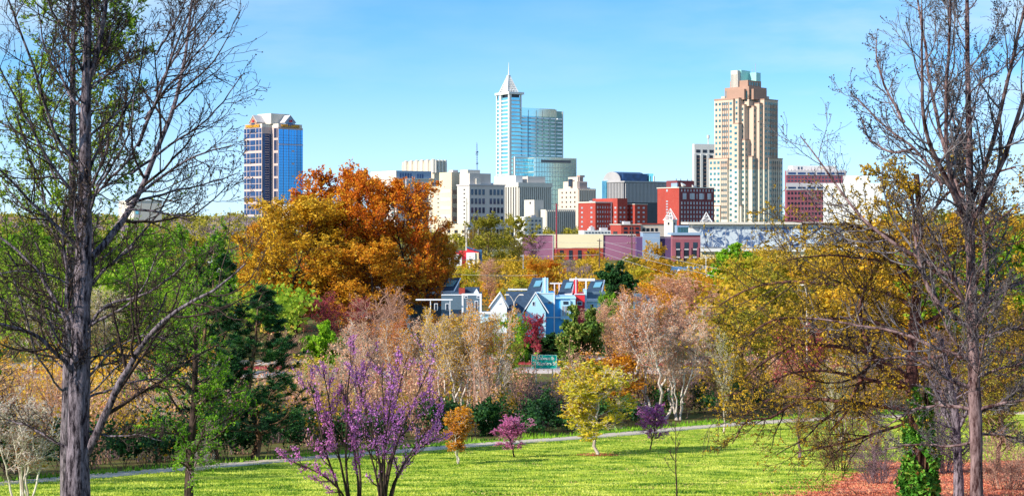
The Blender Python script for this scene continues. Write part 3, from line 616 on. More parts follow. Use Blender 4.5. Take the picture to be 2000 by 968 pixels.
def stepped_tower():
    b = B('stepped_tower', 'tan stepped high-rise toned sunlit cream low down, with teal glass crown, tallest building at right', 'skyscraper', 1380, 1467, 45, base=-9)
    k = 1380 / F / .7071          # metres per photo pixel along a face
    a = 68 * k
    low, mid, hi = b.Z(306), b.Z(240), b.Z(200)
    tops = []
    def blk(x0, x1, y0, y1, z, m1=M['tan'], m2=M['tanlow']):
        zz_ = b.Z(330)
        b.box('wall', x0, x1, y0, y1, 0, min(z, zz_), m2)  # lower walls get a paler copy: sunlight and haze put into the colour
        if z > zz_: b.box('wall', x0, x1, y0, y1, zz_, z, m1)
        b.box('parapet', x0 - .3, x1 + .3, y0 - .3, y1 + .3, z, z + .7, M['brown_stone'])
    blk(6, a - 1, 12, a - 1, b.Z(203))
    blk(12, a - 1, 6, a - 1, b.Z(206))
    blk(0, a - 3, 20, a - 3, b.Z(192)); blk(20, a - 3, 0, a - 3, b.Z(192))
    blk(2.2, a - 2, 15.5, a - 1.5, b.Z(190)); blk(15.5, a - 1.5, 2.2, a - 2, b.Z(200))
    blk(0, a - 12, 14, 20, b.Z(240)); blk(4.5, 14, 10, 14, b.Z(272)); blk(8.5, 12, 5, 10, b.Z(305)); blk(1.5, 6, 12, 14, b.Z(402))
    blk(-1.5, 12, 25, a + 2.2, b.Z(308)); blk(25, a + 2.2, -1.5, 12, b.Z(308)); blk(-2.6, 10, 33, a + 3.2, b.Z(402), M['tanlow'])
    def wfl(f, p, u0, u1, nc, zt, zb, fw=.6, m_=M['win_teal']):
        n = max(1, int((zt - zb) / 5.05)); b.win(f, p, u0, u1, nc, zt - n * 5.05, zt, n, fw, .46, m_)
    bz = 3
    wfl('L', 0, 20.5, 24.8, 1, b.Z(192) - 1, bz, .6); wfl('L', 0, 25.2, 32.2, 3, b.Z(192) - 1, b.Z(309), .6); wfl('L', 0, 33, a - 3.3, 2, b.Z(192) - 1, b.Z(309), .55)
    wfl('L', -1.5, 25.5, 32.2, 3, b.Z(308) - 1, bz, .6); wfl('L', -1.5, 33.2, a + 2, 3, b.Z(308) - 1, b.Z(403), .6); wfl('L', -2.6, 33.2, a + 3, 3, b.Z(402) - 1, bz, .6)
    wfl('L', 0, 14.3, 19.8, 1, b.Z(240) - 1, bz, .5); wfl('L', 2.2, 15.7, 19.8, 1, b.Z(190) - 1, b.Z(241), .5)
    wfl('R', 0, 20.5, 24.8, 1, b.Z(192) - 1, bz, .55); wfl('R', -1.5, 25.5, 33, 4, b.Z(308) - 1, bz, .5); wfl('R', -1.5, 33.5, a + 2, 4, b.Z(308) - 1, bz, .5); wfl('R', 0, 25.2, a - 3.3, 7, b.Z(192) - 1, b.Z(309), .55); b.win('L', 9, 10, a - 5, 9, b.Z(196), b.Z(189.5), 1, .5, .7, M['win_teal']); b.win('R', 9, 10, a - 5, 9, b.Z(196), b.Z(189.5), 1, .5, .7, M['win_teal'])
    wfl('R', 2.2, 15.8, 19.8, 1, b.Z(200) - 1, bz, .5); wfl('R', 6, 12.3, 15.2, 1, b.Z(206) - 1, bz, .5); wfl('L', 6, 12.2, 15.2, 1, b.Z(203) - 1, b.Z(275), .5); wfl('L', 4.5, 10.3, 13.8, 1, b.Z(272) - 1, bz, .5)
    wfl('R', 5, 8.7, 11.8, 1, b.Z(305) - 1, bz, .5); wfl('R', 10, 4.8, 8.2, 1, b.Z(272) - 1, bz, .5)
    b.fins('L', 0, 25.2, 32.4, 4, b.Z(306), b.Z(196), .5, .5, M['brown_stone'], 'rib'); b.fins('L', -1.5, 25.4, 32.6, 4, b.Z(428), b.Z(312), .5, .5, M['brown_stone'], 'rib')
    b.fins('R', -1.5, 29.5, a - 3, 5, b.Z(428), b.Z(312), .5, .5, M['brown_stone'], 'rib'); b.fins('R', 0, 29.5, a - 5, 5, b.Z(306), b.Z(200), .5, .5, M['brown_stone'], 'rib')
    # crown steps
    def cr_(x0, x1, y0, y1, z0, z, m_=M['brown_stone']): b.box('crown_step', x0, x1, y0, y1, z0, z, m_)
    c = a / 2; h = b.Z(192)
    ztop = lambda p: b.Z(p, c, c)
    cr_(9, a - 4, 9, a - 4, h - 6, ztop(188), M['tan']); cr_(9, a - 8, 9, a - 8, h, ztop(172)); cr_(13, a - 11, 13, a - 11, h, ztop(159)); cr_(12, a - 12, 6, a - 6, h, ztop(177)); cr_(6, a - 6, 12, a - 12, h, ztop(177))
    b.win('L', 9, 10, 22, 4, h - 2, ztop(174), 1, .5, .5, M['win_teal']); b.win('R', 9, 10, a - 9, 7, h + 1, ztop(174), 1, .5, .6, M['win_teal']); b.win('L', 9, 31, a - 8.5, 2, h + 1, ztop(174), 1, .5, .6, M['win_teal']); b.win('R', 13, 14, a - 12, 5, ztop(170), ztop(161), 1, .5, .7, M['win_teal'])
    b.box('crown_glazing', 15, 29, 22, 29.5, h - 5, ztop(138), M['teal_panel']); b.box('crown_glazing', 27, 34, 14, 22, h, ztop(142), M['teal_panel'])
    b.box('crown_shaft', 10.6, 15.5, 23, 30.5, h - 2, ztop(139), M['limestone'])
    for i in range(5):
        b.one('L', 10.6, 24 + i * 1.4, .4, h + 2, 22, M['win_dark'], 'slot', .1)
    b.win('R', 11, 13, a - 13, 9, h + 1.5, ztop(174), 1, .5, .8, M['win_teal']); b.win('L', 11, 31, a - 12, 2, h + 1.5, ztop(174), 1, .5, .8, M['win_teal']); b.win('L', 11, 14, 22, 3, h + 1.5, ztop(174), 1, .5, .8, M['win_teal'])
    b.part('antenna', MB().bar((30, 17, ztop(143)), (30, 17, ztop(124)), .25).bar((28, 19, ztop(143)), (28, 19, ztop(134)), .2), M['steel'])
    b.flush()
stepped_tower()

def simple(name, label, D, pc, pl, pr, pt, phi, mw, wins=(), fins=(), cat='building', base=None, cap=None, core=None, group=None):
    "rectangular building: near corner at photo column pc, faces reach columns pl and pr, roof line at row pt"
    b = B(name, label, cat, D, pc, phi, base, group); b.x1 = b.X(pr) if pr > pc else 12; b.y1 = b.Y(pl) if pl < pc else 12; b.x1 = min(b.x1, 160); b.y1 = min(max(b.y1, 4), 90); b.H = b.Z(pt)
    b.box('wall', 0, b.x1, 0, b.y1, 0, b.H, M[mw])
    if b.x1 > 9 and b.y1 > 7 and D > 650:
        rr = random.Random(int(pc)); 
        for i in range(3): x_ = b.x1 * rr.uniform(.1, .75); y_ = b.y1 * rr.uniform(.15, .5); b.box('roof_unit', x_, x_ + rr.uniform(1.5, 4), y_, y_ + 3, b.H, b.H + rr.uniform(.8, 2.0), M['greyconc'])
    if cap: b.box('parapet', -.4, b.x1 + .4, -.4, b.y1 + .4, b.H, b.H + cap[1], M[cap[0]])
    for (f, p0, p1, nc, r0, r1, nr, fw, fh, mm) in wins:
        z1, z0 = b.Z(r0), b.Z(r1)
        if f == 'R': b.win('R', 0, b.X(p0), b.X(p1), nc, z0, z1, nr, fw, fh, M[mm])
        else: b.win('L', 0, b.Y(p1), b.Y(p0), nc, z0, z1, nr, fw, fh, M[mm])
    for (f, p0, p1, n_, r0, r1, w_, d_, mm) in fins:
        z1, z0 = b.Z(r0), max(.0, b.Z(r1))
        if f == 'R': b.fins('R', 0, b.X(p0), b.X(p1), n_, z0, z1, w_, d_, M[mm])
        else: b.fins('L', 0, b.Y(p1), b.Y(p0), n_, z0, z1, w_, d_, M[mm])
    return b
# courthouse group
b = simple('office_block', 'pale courthouse block, top toned blue-grey for shade, tall paired windows, behind the tall rust-orange tree', 1180, 774, 722, 852, 350, 35, 'concrete',
    wins=[('R', 776, 790, 2, 353, 372, 1, .55, .6, 'win_teal'), ('R', 810, 850, 3, 354, 372, 1, .55, .7, 'win'), ('R', 810, 850, 3, 373, 392, 1, .55, .85, 'win'), ('R', 810, 850, 3, 396, 440, 3, .55, .8, 'win'), ('L', 727, 740, 2, 352, 364, 1, .5, .8, 'win_teal'), ('L', 742, 772, 3, 366, 440, 5, .4, .6, 'win_teal')], fins=[('R', 791, 808, 3, 350, 450, 2.2, 2.0, 'greyconc')], cap=('limestone', 1))
b.box('upper_storey', .8, b.x1 - 4, .8, b.y1 - 1, b.H, b.Z(333), M['bluegrey']); b.box('upper_wall', .3, .8, .8, b.y1 - 1, b.H, b.Z(333), M['limestone'])  # limestone left face, blue-grey right side: sun and shade put into the colours
for i in range(4): b.box('joint', .15, .35, 3 + i * 6, 3.3 + i * 6, b.H + 1, b.Z(334), M['greyconc'])
b.win('R', .8, b.X(781), b.X(806), 5, b.Z(349), b.Z(337), 1, .6, .9, M['glass_navy']); b.win('R', .8, b.X(815), b.X(829), 3, b.Z(350), b.Z(338), 1, .6, .9, M['glass_navy']); b.flush()
b = simple('office_block', 'cream block with six rounded vent towers along its roof, topping the courthouse group', 1240, 848, 785, 873, 318, 35, 'cream', wins=[('R', 851, 871, 4, 321, 332, 1, .45, .9, 'win')])
for i in range(6):
    y = b.y1 * (i + .15) / 6; b.part('roof_vent', MB().bar((0, y, b.H - 8), (0, y, b.Z(312)), 1.7, 12).bar((0, y, b.Z(312)), (0, y, b.Z(310.5)), 1.9, 12, 1.0), M['limestone'])
for i in range(4): b.part('roof_vent', MB().bar((b.x1 * (i + .5) / 4, 0, b.H - 8), (b.x1 * (i + .5) / 4, 0, b.Z(312)), 1.2, 12), M['limestone'])
b.box('upper_wall', .3, b.x1, .3, b.y1, b.H, b.Z(313), M['cream']); b.flush()
b = simple('office_block', 'cream concrete slab building with four beige window bands, left of the block with the mast', 1000, 882, 858, 900, 336, 35, 'cream', wins=[('R', 883, 892, 3, 366, 436, 4, .8, .5, 'brown_stone')])
for z in (373, 389, 405.5, 422): b.one('L', 0, b.Y(880.5), b.Y(861) - b.Y(880.5), b.Z(z + 3.5), b.Z(z - 3) - b.Z(z + 3.5), M['greyconc'])
b.box('wing', 0.4, 8, b.y1 - .1, b.y1 + 14, 0, b.Z(363), M['cream']); b.win('L', .4, b.y1 + 8.5, b.y1 + 10.5, 1, b.Z(434), b.Z(366), 9, .5, .35, M['win_dark']); b.win('L', .4, b.y1 + .6, b.y1 + 3, 1, b.Z(434), b.Z(366), 8, .9, .2, M['win_dark'])
b.box('penthouse', 3, 7, 3, 8, b.H, b.H + 1.5, M['greyconc']); b.flush()
b = simple('office_block', 'grey concrete building with a rooftop mast and four rows of paired windows', 985, 917, 893, 986, 362, 35, 'concrete',
    wins=[('R', 918.5, 948, 4, 366, 437, 4, .62, .62, 'win'), ('R', 955, 984, 4, 366, 437, 4, .62, .62, 'win'), ('L', 905, 909, 1, 366, 437, 9, .7, .3, 'win_dark')], cap=('greyconc', .8))
b.box('penthouse', 1.5, b.X(962), 2, b.y1 - .5, b.H, b.Z(338), M['concrete']); b.box('penthouse', 1.5, b.X(945), b.y1 * .3, b.y1 - 1.2, b.Z(338), b.Z(331), M['limestone']); b.box('penthouse', b.X(932), b.X(941), 1, 2, b.H, b.Z(348), M['limestone'])
m_ = MB(); ax_, ay_ = b.X(931, 6), 6.
for dx, dy in ((-.5, -.5), (.5, -.5), (0, .5)): m_.bar((ax_ + dx, ay_ + dy, b.Z(333)), (ax_ + dx * .4, ay_ + dy * .4, b.Z(279)), .12, 4)
for i in range(14):
    t = i / 13; q = 1 - .6 * t; z = b.Z(333) + (b.Z(279) - b.Z(333)) * t; m_.bar((ax_ - .5 * q, ay_ - .5 * q, z), (ax_ + .5 * q, ay_ - .5 * q, z + .9), .1, 4); m_.bar((ax_ + .5 * q, ay_ - .5 * q, z), (ax_, ay_ + .5 * q, z + .9), .1, 4)
m_.box(ax_ - .8, ax_ + .8, ay_ - .8, ay_ + .8, b.Z(319), b.Z(317)).box(ax_ - .8, ax_ + .8, ay_ - .8, ay_ + .8, b.Z(297), b.Z(294)).bar((ax_ - 1, ay_, b.Z(300)), (ax_ + 1, ay_, b.Z(300)), .3)
b.part('mast', m_, M['bluegrey']); b.flush()
b = simple('parking_deck', 'low cream podium with two columns of dark openings, under the cream slab building', 960, 913, 849, 916, 437, 35, 'cream', wins=[('L', 872, 882, 1, 447, 478, 3, .55, .6, 'win_dark'), ('L', 885, 897, 1, 447, 478, 3, .55, .6, 'win_dark'), ('L', 899, 910, 1, 447, 478, 3, .4, .6, 'win_dark')], base=-21); b.flush()
b = simple('colonnade', 'grey concrete colonnade with slim white columns behind the olive tree', 955, 914, 911, 1004, 438, 35, 'win_dark', fins=[('R', 914, 1004, 13, 446, 480, 1.0, .8, 'limestone')], base=-21)
b.box('beam', -1, b.x1, -1.4, 0, b.Z(448), b.Z(438), M['greyconc']); b.flush()
# ribbed municipal building
b = simple('office_block', 'cream building with close vertical ribs and white rooftop boxes, below the spire tower', 1120, 1013, 962, 1076, 358, 35, 'win_dark',
    fins=[('L', 963, 1013, 11, 364, 440, 1.7, .8, 'limestone'), ('R', 1013, 1076, 17, 364, 440, 1.0, .9, 'limestone')])
b.box('cornice', -1, b.x1 + .5, -1, b.y1 + .5, b.Z(365), b.H + .6, M['limestone']); b.box('penthouse', 1, 7, 5, b.y1 - 1, b.H, b.Z(343, 3, 10), M['white']); b.box('penthouse', 11, 27, 4, 18, b.H, b.Z(345, 15, 5), M['concrete'])
b.part('dish', MB().bar((12, 6, b.Z(346)), (12.5, 5.5, b.Z(343)), .3, 8, 1.5), M['steel']); b.flush()
# stepped art deco
b = simple('art_deco_building', 'stepped pink limestone office building with ribbed shaded side, right of the teal glass annex', 1230, 1129, 1090, 1164, 368, 35, 'deco',
    wins=[('L', 1094, 1127, 4, 371, 436, 7, .28, .35, 'win_dark')], fins=[('R', 1130, 1163, 10, 370, 436, 1.2, .7, 'deco')])
b.win('R', 0, b.X(1130), b.X(1163), 10, b.Z(436), b.Z(371), 1, .4, 1, M['win_dark'])
b.box('upper_tier', 1.5, b.x1 - 6.5, 3, b.y1 - 5, b.H, b.Z(354), M['deco']); b.box('top_tier', 3.5, b.x1 - 9, 5, b.y1 - 9, b.H, b.Z(345), M['deco']); b.box('penthouse', 8, 13, 8, 12, b.Z(345), b.Z(341.5), M['brown_stone'])
b.fins('R', 3, 3, b.x1 - 7, 7, b.H, b.Z(355), .8, .6, M['stone_pink']); b.fins('R', 5, 5, b.x1 - 10, 6, b.H, b.Z(346), .8, .6, M['stone_pink']); b.win('R', 4.9, 5, b.x1 - 10, 6, b.H, b.Z(347), 1, .45, 1, M['win_dark'], d=.3)
b.one('L', 1.5, 9, 3, b.Z(364), b.Z(349) - b.Z(364), M['win'], d=2.2); b.flush()
# ribbed low building
b = simple('office_block', 'white low-rise with thick vertical ribs, in front of the stepped pink limestone building', 1060, 1066, 1056, 1124, 409, 35, 'limestone', fins=[('R', 1067, 1123, 15, 411, 458, .8, .8, 'limestone')], base=-21)
b.win('R', 0, b.X(1067), b.X(1123), 15, b.Z(458), b.Z(411), 1, .55, 1, M['win_dark']); b.box('penthouse', -4, 4, 8, 20, 0, b.Z(390), M['limestone']); b.one('L', -4, 12, 1.5, b.Z(398), 1.5, M['win_dark']); b.flush()
b = simple('office_block', 'small pale grey building with three columns of windows beside a narrow white stair tower', 900, 1034, 1012, 1060, 424, 35, 'concrete', wins=[('R', 1036, 1058, 3, 427, 458, 4, .5, .45, 'win')], base=-19)
b.box('stair_tower', -3, 0, 0, b.y1, 0, b.Z(423), M['white']); b.flush()
# red hotel
b = simple('brick_hotel', 'red brick hotel of three linked blocks with rows of pale windows, low centre of skyline', 950, 1163, 1130, 1196, 396, 35, 'redbrick',
    wins=[('L', 1135, 1139, 1, 401, 456, 6, .8, .4, 'win_pale'), ('L', 1153, 1158, 1, 401, 456, 6, .7, .4, 'win_pale'), ('R', 1165, 1194, 6, 400, 455, 6, .35, .45, 'win_pale')], cap=('limestone', .7), base=-20)
x = b.x1
b.box('wall', x, x + 8, -5, 20, 0, b.Z(387), M['redbrick']); b.box('wall', x + 8, x + 12, 6, 20, 0, b.Z(398), M['darkbrick']); b.box('wall', x + 12, x + 22, -7.5, 16, 0, b.Z(399), M['redbrick']); b.box('parapet', x + 11.7, x + 22.3, -7.8, 16, b.Z(399), b.Z(397.8), M['limestone'])
b.win('L', x, -4.2, -2, 1, b.Z(455), b.Z(401), 6, .8, .45, M['win_pale']); b.win('L', x + 12, -6.5, 6, 3, b.Z(455), b.Z(401), 6, .35, .42, M['win_pale']); b.win('R', -5, x + 1, x + 7, 2, b.Z(455), b.Z(401), 6, .4, .4, M['win_pale']); b.win('R', -7.5, x + 13, x + 21, 2, b.Z(455), b.Z(401), 6, .4, .4, M['win_pale'])
b.box('drainpipe', b.X(1193), b.X(1194), -.4, 0, 0, b.H, M['white']); b.flush()
# dark ribbed with rounded roof
b = simple('office_block', 'dark grey finned office building with a rounded blue roof and glass edge', 1300, 1220, 1187, 1302, 356, 35, 'win_dark',
    fins=[('L', 1188, 1219, 11, 357, 395, 1.2, .8, 'greyfin'), ('R', 1221, 1300, 30, 357, 395, 1.0, .8, 'greyfin')])
b.box('cornice', -1, b.x1, -1, b.y1, b.H, b.H + 1.2, M['greyfin']); b.box('glass_edge', -1.5, 3, b.y1, b.y1 + 6, 0, b.Z(352), M['glass_cyan'])
pts = [(6 + 12 * (1 - math.cos(t)), b.H + 1 + 8.5 * math.sin(t)) for t in np.linspace(0, math.pi, 14)]
b.part('vaulted_roof', MB().prismx(pts, 1, 30), M['glass_navy']); b.part('vault_end', MB().prismx(pts, .4, 1), M['greyfin']); b.box('roof_glazing', 2, 29, 4.5, 8, b.H + 1, b.H + 7.5, M['glass_navy'])
b.box('roof_plant', 31, 36, 5, 12, b.H, b.H + 8, M['glass_cyan']); b.box('flue', 34, 35, 2, 3, b.H, b.H + 6, M['limestone']); b.flush()
# tall red brick
b = simple('brick_building', 'tall plain red brick building with white windows on its shade-darkened side and rooftop dishes', 1020, 1326, 1284, 1394, 367, 35, 'redbrick', wins=[('L', 1301, 1305, 1, 369, 374, 1, .8, .9, 'win_pale'), ('L', 1300, 1306, 1, 390, 428, 7, .6, .5, 'win_pale')])
b.box('side_wall', 0, b.x1 + .2, -.25, 0, 0, b.H, M['darkbrick']); b.q2 = None  # right face overlaid in darker brick: its shade put into the colour
b.win('R', -.25, b.X(1328), b.X(1393), 11, b.Z(436), b.Z(392), 5, .36, .6, M['win_pale']); b.win('R', -.25, b.X(1328), b.X(1393), 11, b.Z(375), b.Z(368), 1, .3, .7, M['win_pale'])
for i in range(4): b.one('R', -.25, b.X(1333 + i * 16), b.X(1340 + i * 16) - b.X(1333 + i * 16), b.Z(389), b.Z(377) - b.Z(389), M['win_pale'])
b.win('R', -.25, b.X(1341), b.X(1393), 4, b.Z(389), b.Z(377), 1, .12, .9, M['win_pale'])
b.box('parapet', -.4, b.x1 + .4, -.6, b.y1 + .4, b.H, b.H + .6, M['limestone']); b.box('penthouse', 2, 17, 4, 15, b.H, b.Z(352), M['darkbrick']); b.box('roof_plant', 1, 2, 3, 9, b.H, b.Z(357), M['bluegrey'])
for u in (2, 6, 12, 16): b.part('chimney_pipe', MB().bar((u, 5, b.Z(352)), (u, 5, b.Z(348.5)), .3), M['darkfin'])
b.part('dish', MB().bar((4, 1.5, b.H + 1), (4.4, .6, b.H + 2.6), .4, 12, 2.0), M['white']); b.part('dish', MB().bar((13, 1.5, b.H + .8), (13.4, .8, b.H + 1.6), .3, 12, 1.2), M['white']); b.flush()
# white column tower
b = simple('office_tower', 'white column-striped tower with dark windows, half behind the tan stepped high-rise', 1500, 1356, 1353, 1420, 281, 20, 'white',
    wins=[('R', 1357, 1409, 4, 292, 298, 1, .62, 1, 'win_dark'), ('R', 1357, 1409, 4, 303, 372, 1, .5, 1, 'win_dark')])
for i in range(9): b.one('R', -.15, b.X(1357), b.X(1409) - b.X(1357), b.Z(310 + i * 7.6), .5, M['brown_stone'], 'spandrel', .1)
b.fins('R', -.2, b.X(1355), b.X(1422), 6, 0, b.Z(300), 2.4, .5, M['white']); b.part('antenna', MB().bar((b.X(1387), 4, b.H), (b.X(1387), 4, b.Z(264)), .5).bar((b.X(1387), 4, b.Z(269)), (b.X(1387), 4, b.Z(263)), 1.4, 8), M['limestone']); b.flush()
# right hand maroon block, white block
b = simple('office_block', 'maroon brick office building with grey window bands and a white rooftop, right of stepped high-rise', 1180, 1536, 1534, 1652, 333, 8, 'mauvebrick', base=-14)
for r0, r1, mm in ((333, 342, 'greyconc'), (357, 371, 'greyconc')): b.band('R', 0, -.3, b.x1 + .3, b.Z(r1), b.Z(r0), .4, M[mm], 'stone_band')
b.win('R', -.4, b.X(1537), b.X(1650), 6, b.Z(342), b.Z(335), 1, .8, .55, M['glass_navy']); b.win('R', -.4, b.X(1537), b.X(1650), 6, b.Z(370), b.Z(363), 1, .8, .5, M['glass_navy'])
b.win('R', 0, b.X(1537), b.X(1650), 17, b.Z(356), b.Z(343), 2, .55, .45, M['win']); b.win('R', 0, b.X(1537), b.X(1650), 17, b.Z(432), b.Z(372), 6, .55, .5, M['win_dark'])
for i in range(18): b.box('crenel', b.X(1538 + i * 6.4), b.X(1541 + i * 6.4), -.4, .8, b.H, b.H + 1, M['greyconc'])
b.box('penthouse', b.X(1552), b.X(1636), 4, 16, b.H, b.Z(323), M['white']); b.win('R', 4, b.X(1560), b.X(1572), 2, b.Z(331), b.Z(325), 1, .5, .9, M['win']); b.flush()
b = simple('warehouse', 'plain white boxy building with two tiny windows behind the right-hand golden oak', 1100, 1609, 1608, 1722, 358, -6, 'white', base=-16, wins=[('R', 1624, 1628, 1, 367, 382, 2, .5, .4, 'win_dark')]); b.box('upper_storey', b.X(1650), b.X(1700), 3, 12, b.H, b.Z(343), M['white']); b.flush()
# convention hall with mosaic wall
m_, t_, p_, n_, l_ = newmat('mosaic_panel'); tc_ = n_.new('ShaderNodeTexCoord'); no1 = n_.new('ShaderNodeTexNoise'); no1.inputs['Scale'].default_value = .22; no1.inputs['Detail'].default_value = 9; no1.inputs['Roughness'].default_value = .72; no1.inputs['Distortion'].default_value = 1.2
l_.new(tc_.outputs['Object'], no1.inputs[0]); rp_ = n_.new('ShaderNodeValToRGB'); e_ = rp_.color_ramp.elements; e_[0].position = .47; e_[0].color = (.06, .11, .24, 1); e_[1].position = .52; e_[1].color = (.58, .63, .68, 1); l_.new(no1.outputs[0], rp_.inputs[0]); l_.new(rp_.outputs[0], p_.inputs['Base Color']); p_.inputs['Roughness'].default_value = .4; M['mosaic'] = m_
b = simple('convention_hall', 'low white hall with a blue and silver mosaic wall under a thin overhanging roof', 720, 1347, 1346, 1790, 445, 2, 'white', base=-20)
b.box('roof_slab', b.X(1342), b.x1 + 2, -3, 20, b.Z(438), b.Z(433.5), M['limestone']); b.box('clerestory', b.X(1352), b.x1, -.5, 10, b.Z(444), b.Z(438), M['white'])
b.box('mosaic_wall', b.X(1366), b.X(1640), -1, 0, b.Z(482), b.Z(443), M['mosaic']); b.box('ledge', b.X(1366), b.x1, -2.2, 0, b.Z(491), b.Z(485), M['white']); b.box('lower_wall', b.X(1366), b.x1, -.8, 0, 0, b.Z(491), M['yellowstucco'])
b.box('window', b.X(1371), b.X(1381), -.95, -.8, b.Z(496), b.Z(493), M['win_teal'])
for i in range(11): b.box('panel_joint', b.X(1366 + i * 25), b.X(1366.5 + i * 25), -1.06, -1, b.Z(482), b.Z(443), M['greyconc'])
def lattice_pyramid(b, px0, px1, pyt, pyb, y=4.):
    x0, x1 = b.X(px0, y - 1), b.X(px1, y - 1); w = x1 - x0; c = ((x0 + x1) / 2, y + w / 2 - 1); z0, z1 = b.Z(pyb), b.Z(pyt); m_ = MB(); r_ = [(-1, -1), (1, -1), (1, 1), (-1, 1)]
    Q = lambda i, t: (c[0] + r_[i % 4][0] * w / 2 * (1 - t), c[1] + r_[i % 4][1] * w / 2 * (1 - t), z0 + (z1 - z0) * t)
    for i in range(4):
        m_.bar(Q(i, 0), Q(i, .98), .16, 4)
        for t in (0, .33, .66): m_.bar(Q(i, t), Q(i + 1, t), .12, 4); m_.bar(Q(i, t), Q(i + 1, min(.98, t + .33)), .12, 4)
    b.part('lattice_pyramid', m_, M['white'])
lattice_pyramid(b, 1371, 1391, 414, 434); b.flush()
# brick civic building with tall windows
b = simple('brick_building', 'mauve brick building with three columns of tall windows, left of the mosaic wall', 690, 1313, 1312, 1368, 459, 3, 'mauvebrick', base=-20)
b.box('parapet', -.4, b.x1 + .4, -.6, 12, b.H, b.Z(454.5), M['bluegrey'])
for i in range(3):
    u = b.X(1319.5 + i * 17); w = b.X(1328 + i * 17) - u; b.one('R', 0, u, w, b.Z(485), b.Z(473) - b.Z(485), M['win']); b.one('R', 0, u, w, b.Z(500), b.Z(488) - b.Z(500), M['win_dark']); b.one('R', 0, u, w, b.Z(516), b.Z(504) - b.Z(516), M['win_dark']); b.one('R', 0, u, w, b.Z(488), b.Z(485.4) - b.Z(488), M['greyconc'], 'sill', .4); b.one('R', 0, u, w, b.Z(503.5), b.Z(500.4) - b.Z(503.5), M['greyconc'], 'sill', .4)
b.fins('R', 0, b.X(1316), b.X(1365), 4, 0, b.Z(483), .9, .5, M['mauvebrick']); b.flush()
b = simple('warehouse', 'blue-grey panelled block with dark purple wings, left of the mauve brick building', 705, 1243, 1242, 1312, 462, 3, 'purple', base=-20)
b.box('panelled_bay', b.X(1255), b.X(1288), -1.5, 8, 0, b.Z(454), M['bluegrey']); b.box('cornice', b.X(1254), b.X(1289), -1.8, 8, b.Z(454), b.Z(452.8), M['greyconc'])
b.win('R', -1.5, b.X(1257), b.X(1286), 3, b.Z(480), b.Z(470), 1, .3, .5, M['win_pale']); b.flush()
b = simple('warehouse', 'long mauve warehouse with a pale yellow middle wall over a brick-red base', 710, 1021, 1020, 1242, 459, 2, 'mauve', base=-20)
b.box('middle_wall', b.X(1080), b.X(1178), -.6, 0, b.Z(484), b.Z(457.5), M['yellowstucco']); b.box('brick_base', b.X(1080), b.X(1178), -.5, 0, 0, b.Z(484), M['redbrick']); b.box('parapet', -.3, b.x1, -.4, 6, b.H, b.H + .35, M['limestone'])
b.win('R', -.5, b.X(1088), b.X(1176), 5, 0, b.Z(487), 1, .4, .9, M['win_dark'], 'loading_door'); b.box('drainpipe', b.X(1079.5), b.X(1080.3), -.9, -.6, 0, b.Z(458), M['white']); b.flush()
b = simple('parking_deck', 'low red parking deck with dark square openings below the brick hotel', 800, 1213, 1192, 1251, 439, 14, 'redbrick', base=-20, wins=[('R', 1216, 1250, 3, 443, 448.5, 1, .6, .9, 'win_dark'), ('R', 1216, 1250, 3, 451, 456, 1, .6, .9, 'win_dark'), ('L', 1197, 1207, 1, 452, 457, 1, .8, 1, 'win_dark')], cap=('limestone', .4)); b.flush()
b = simple('arcade_building', 'cream arcade with a row of square dark openings, beside the white turret', 805, 1251, 1250, 1298, 438, 14, 'deco', base=-20, wins=[('R', 1253, 1286, 4, 444, 453, 1, .6, .7, 'win_dark')], cap=('redbrick', .5)); b.flush()
b = simple('flat_roof_building', 'low white strip building in front of the brick hotel base', 790, 1140, 1130, 1193, 450, 14, 'white', base=-20, wins=[('R', 1142, 1192, 8, 452, 456, 1, .6, .6, 'win')]); b.flush()
b = simple('turret', 'small white stone turret with a lattice pyramid roof in front of the red brick building', 780, 1314, 1297, 1322, 430, 30, 'limestone', base=-20, wins=[('L', 1304, 1308, 1, 433, 440, 1, .8, .7, 'win_dark'), ('R', 1316, 1319, 1, 433, 440, 1, .7, .7, 'win_dark')], cap=('white', .5))
m_ = MB(); c = (b.x1 / 2, b.y1 / 2); zt = b.Z(407); r_ = [(0, 0), (b.x1, 0), (b.x1, b.y1), (0, b.y1)]; z0 = b.H + .5
for i in range(4):
    p, q = r_[i], r_[(i + 1) % 4]; m_.bar((*p, z0), (*c, zt), .18, 4)
    for t in (.3, .6):
        A = [p[k] + (c[k] - p[k]) * t for k in (0, 1)]; Bq = [q[k] + (c[k] - q[k]) * t for k in (0, 1)]; m_.bar((*A, z0 + (zt - z0) * t), (*Bq, z0 + (zt - z0) * t), .13, 4); m_.bar((*p, z0), (*Bq, z0 + (zt - z0) * t), .12, 4)
b.part('lattice_roof', m_, M['white']); b.box('roof_core', c[0] - .5, c[0] + .5, c[1] - .5, c[1] + .5, b.H, zt - 2.5, M['greyconc']); b.flush()
b = simple('glass_pavilion', 'small blue glass pavilion between the white turret and the mosaic hall', 770, 1322, 1321, 1346, 440, 8, 'bluegrey', base=-20, wins=[('R', 1323, 1345, 4, 442, 455, 1, .8, .8, 'glass_cyan')]); b.flush()
b = simple('flat_roof_building', 'low white building peeping over the orange tree beside the blue tower', 1250, 585, 551, 610, 402, 35, 'limestone', wins=[('L', 556, 580, 3, 410, 430, 2, .4, .5, 'win')], cap=('white', .8)); b.flush()
b = simple('flat_roof_building', 'low dark mauve roofed building seen through the orange tree', 1150, 640, 638, 690, 402, 10, 'mauvebrick', wins=[('R', 642, 686, 6, 406, 430, 3, .5, .5, 'win')]); b.flush()
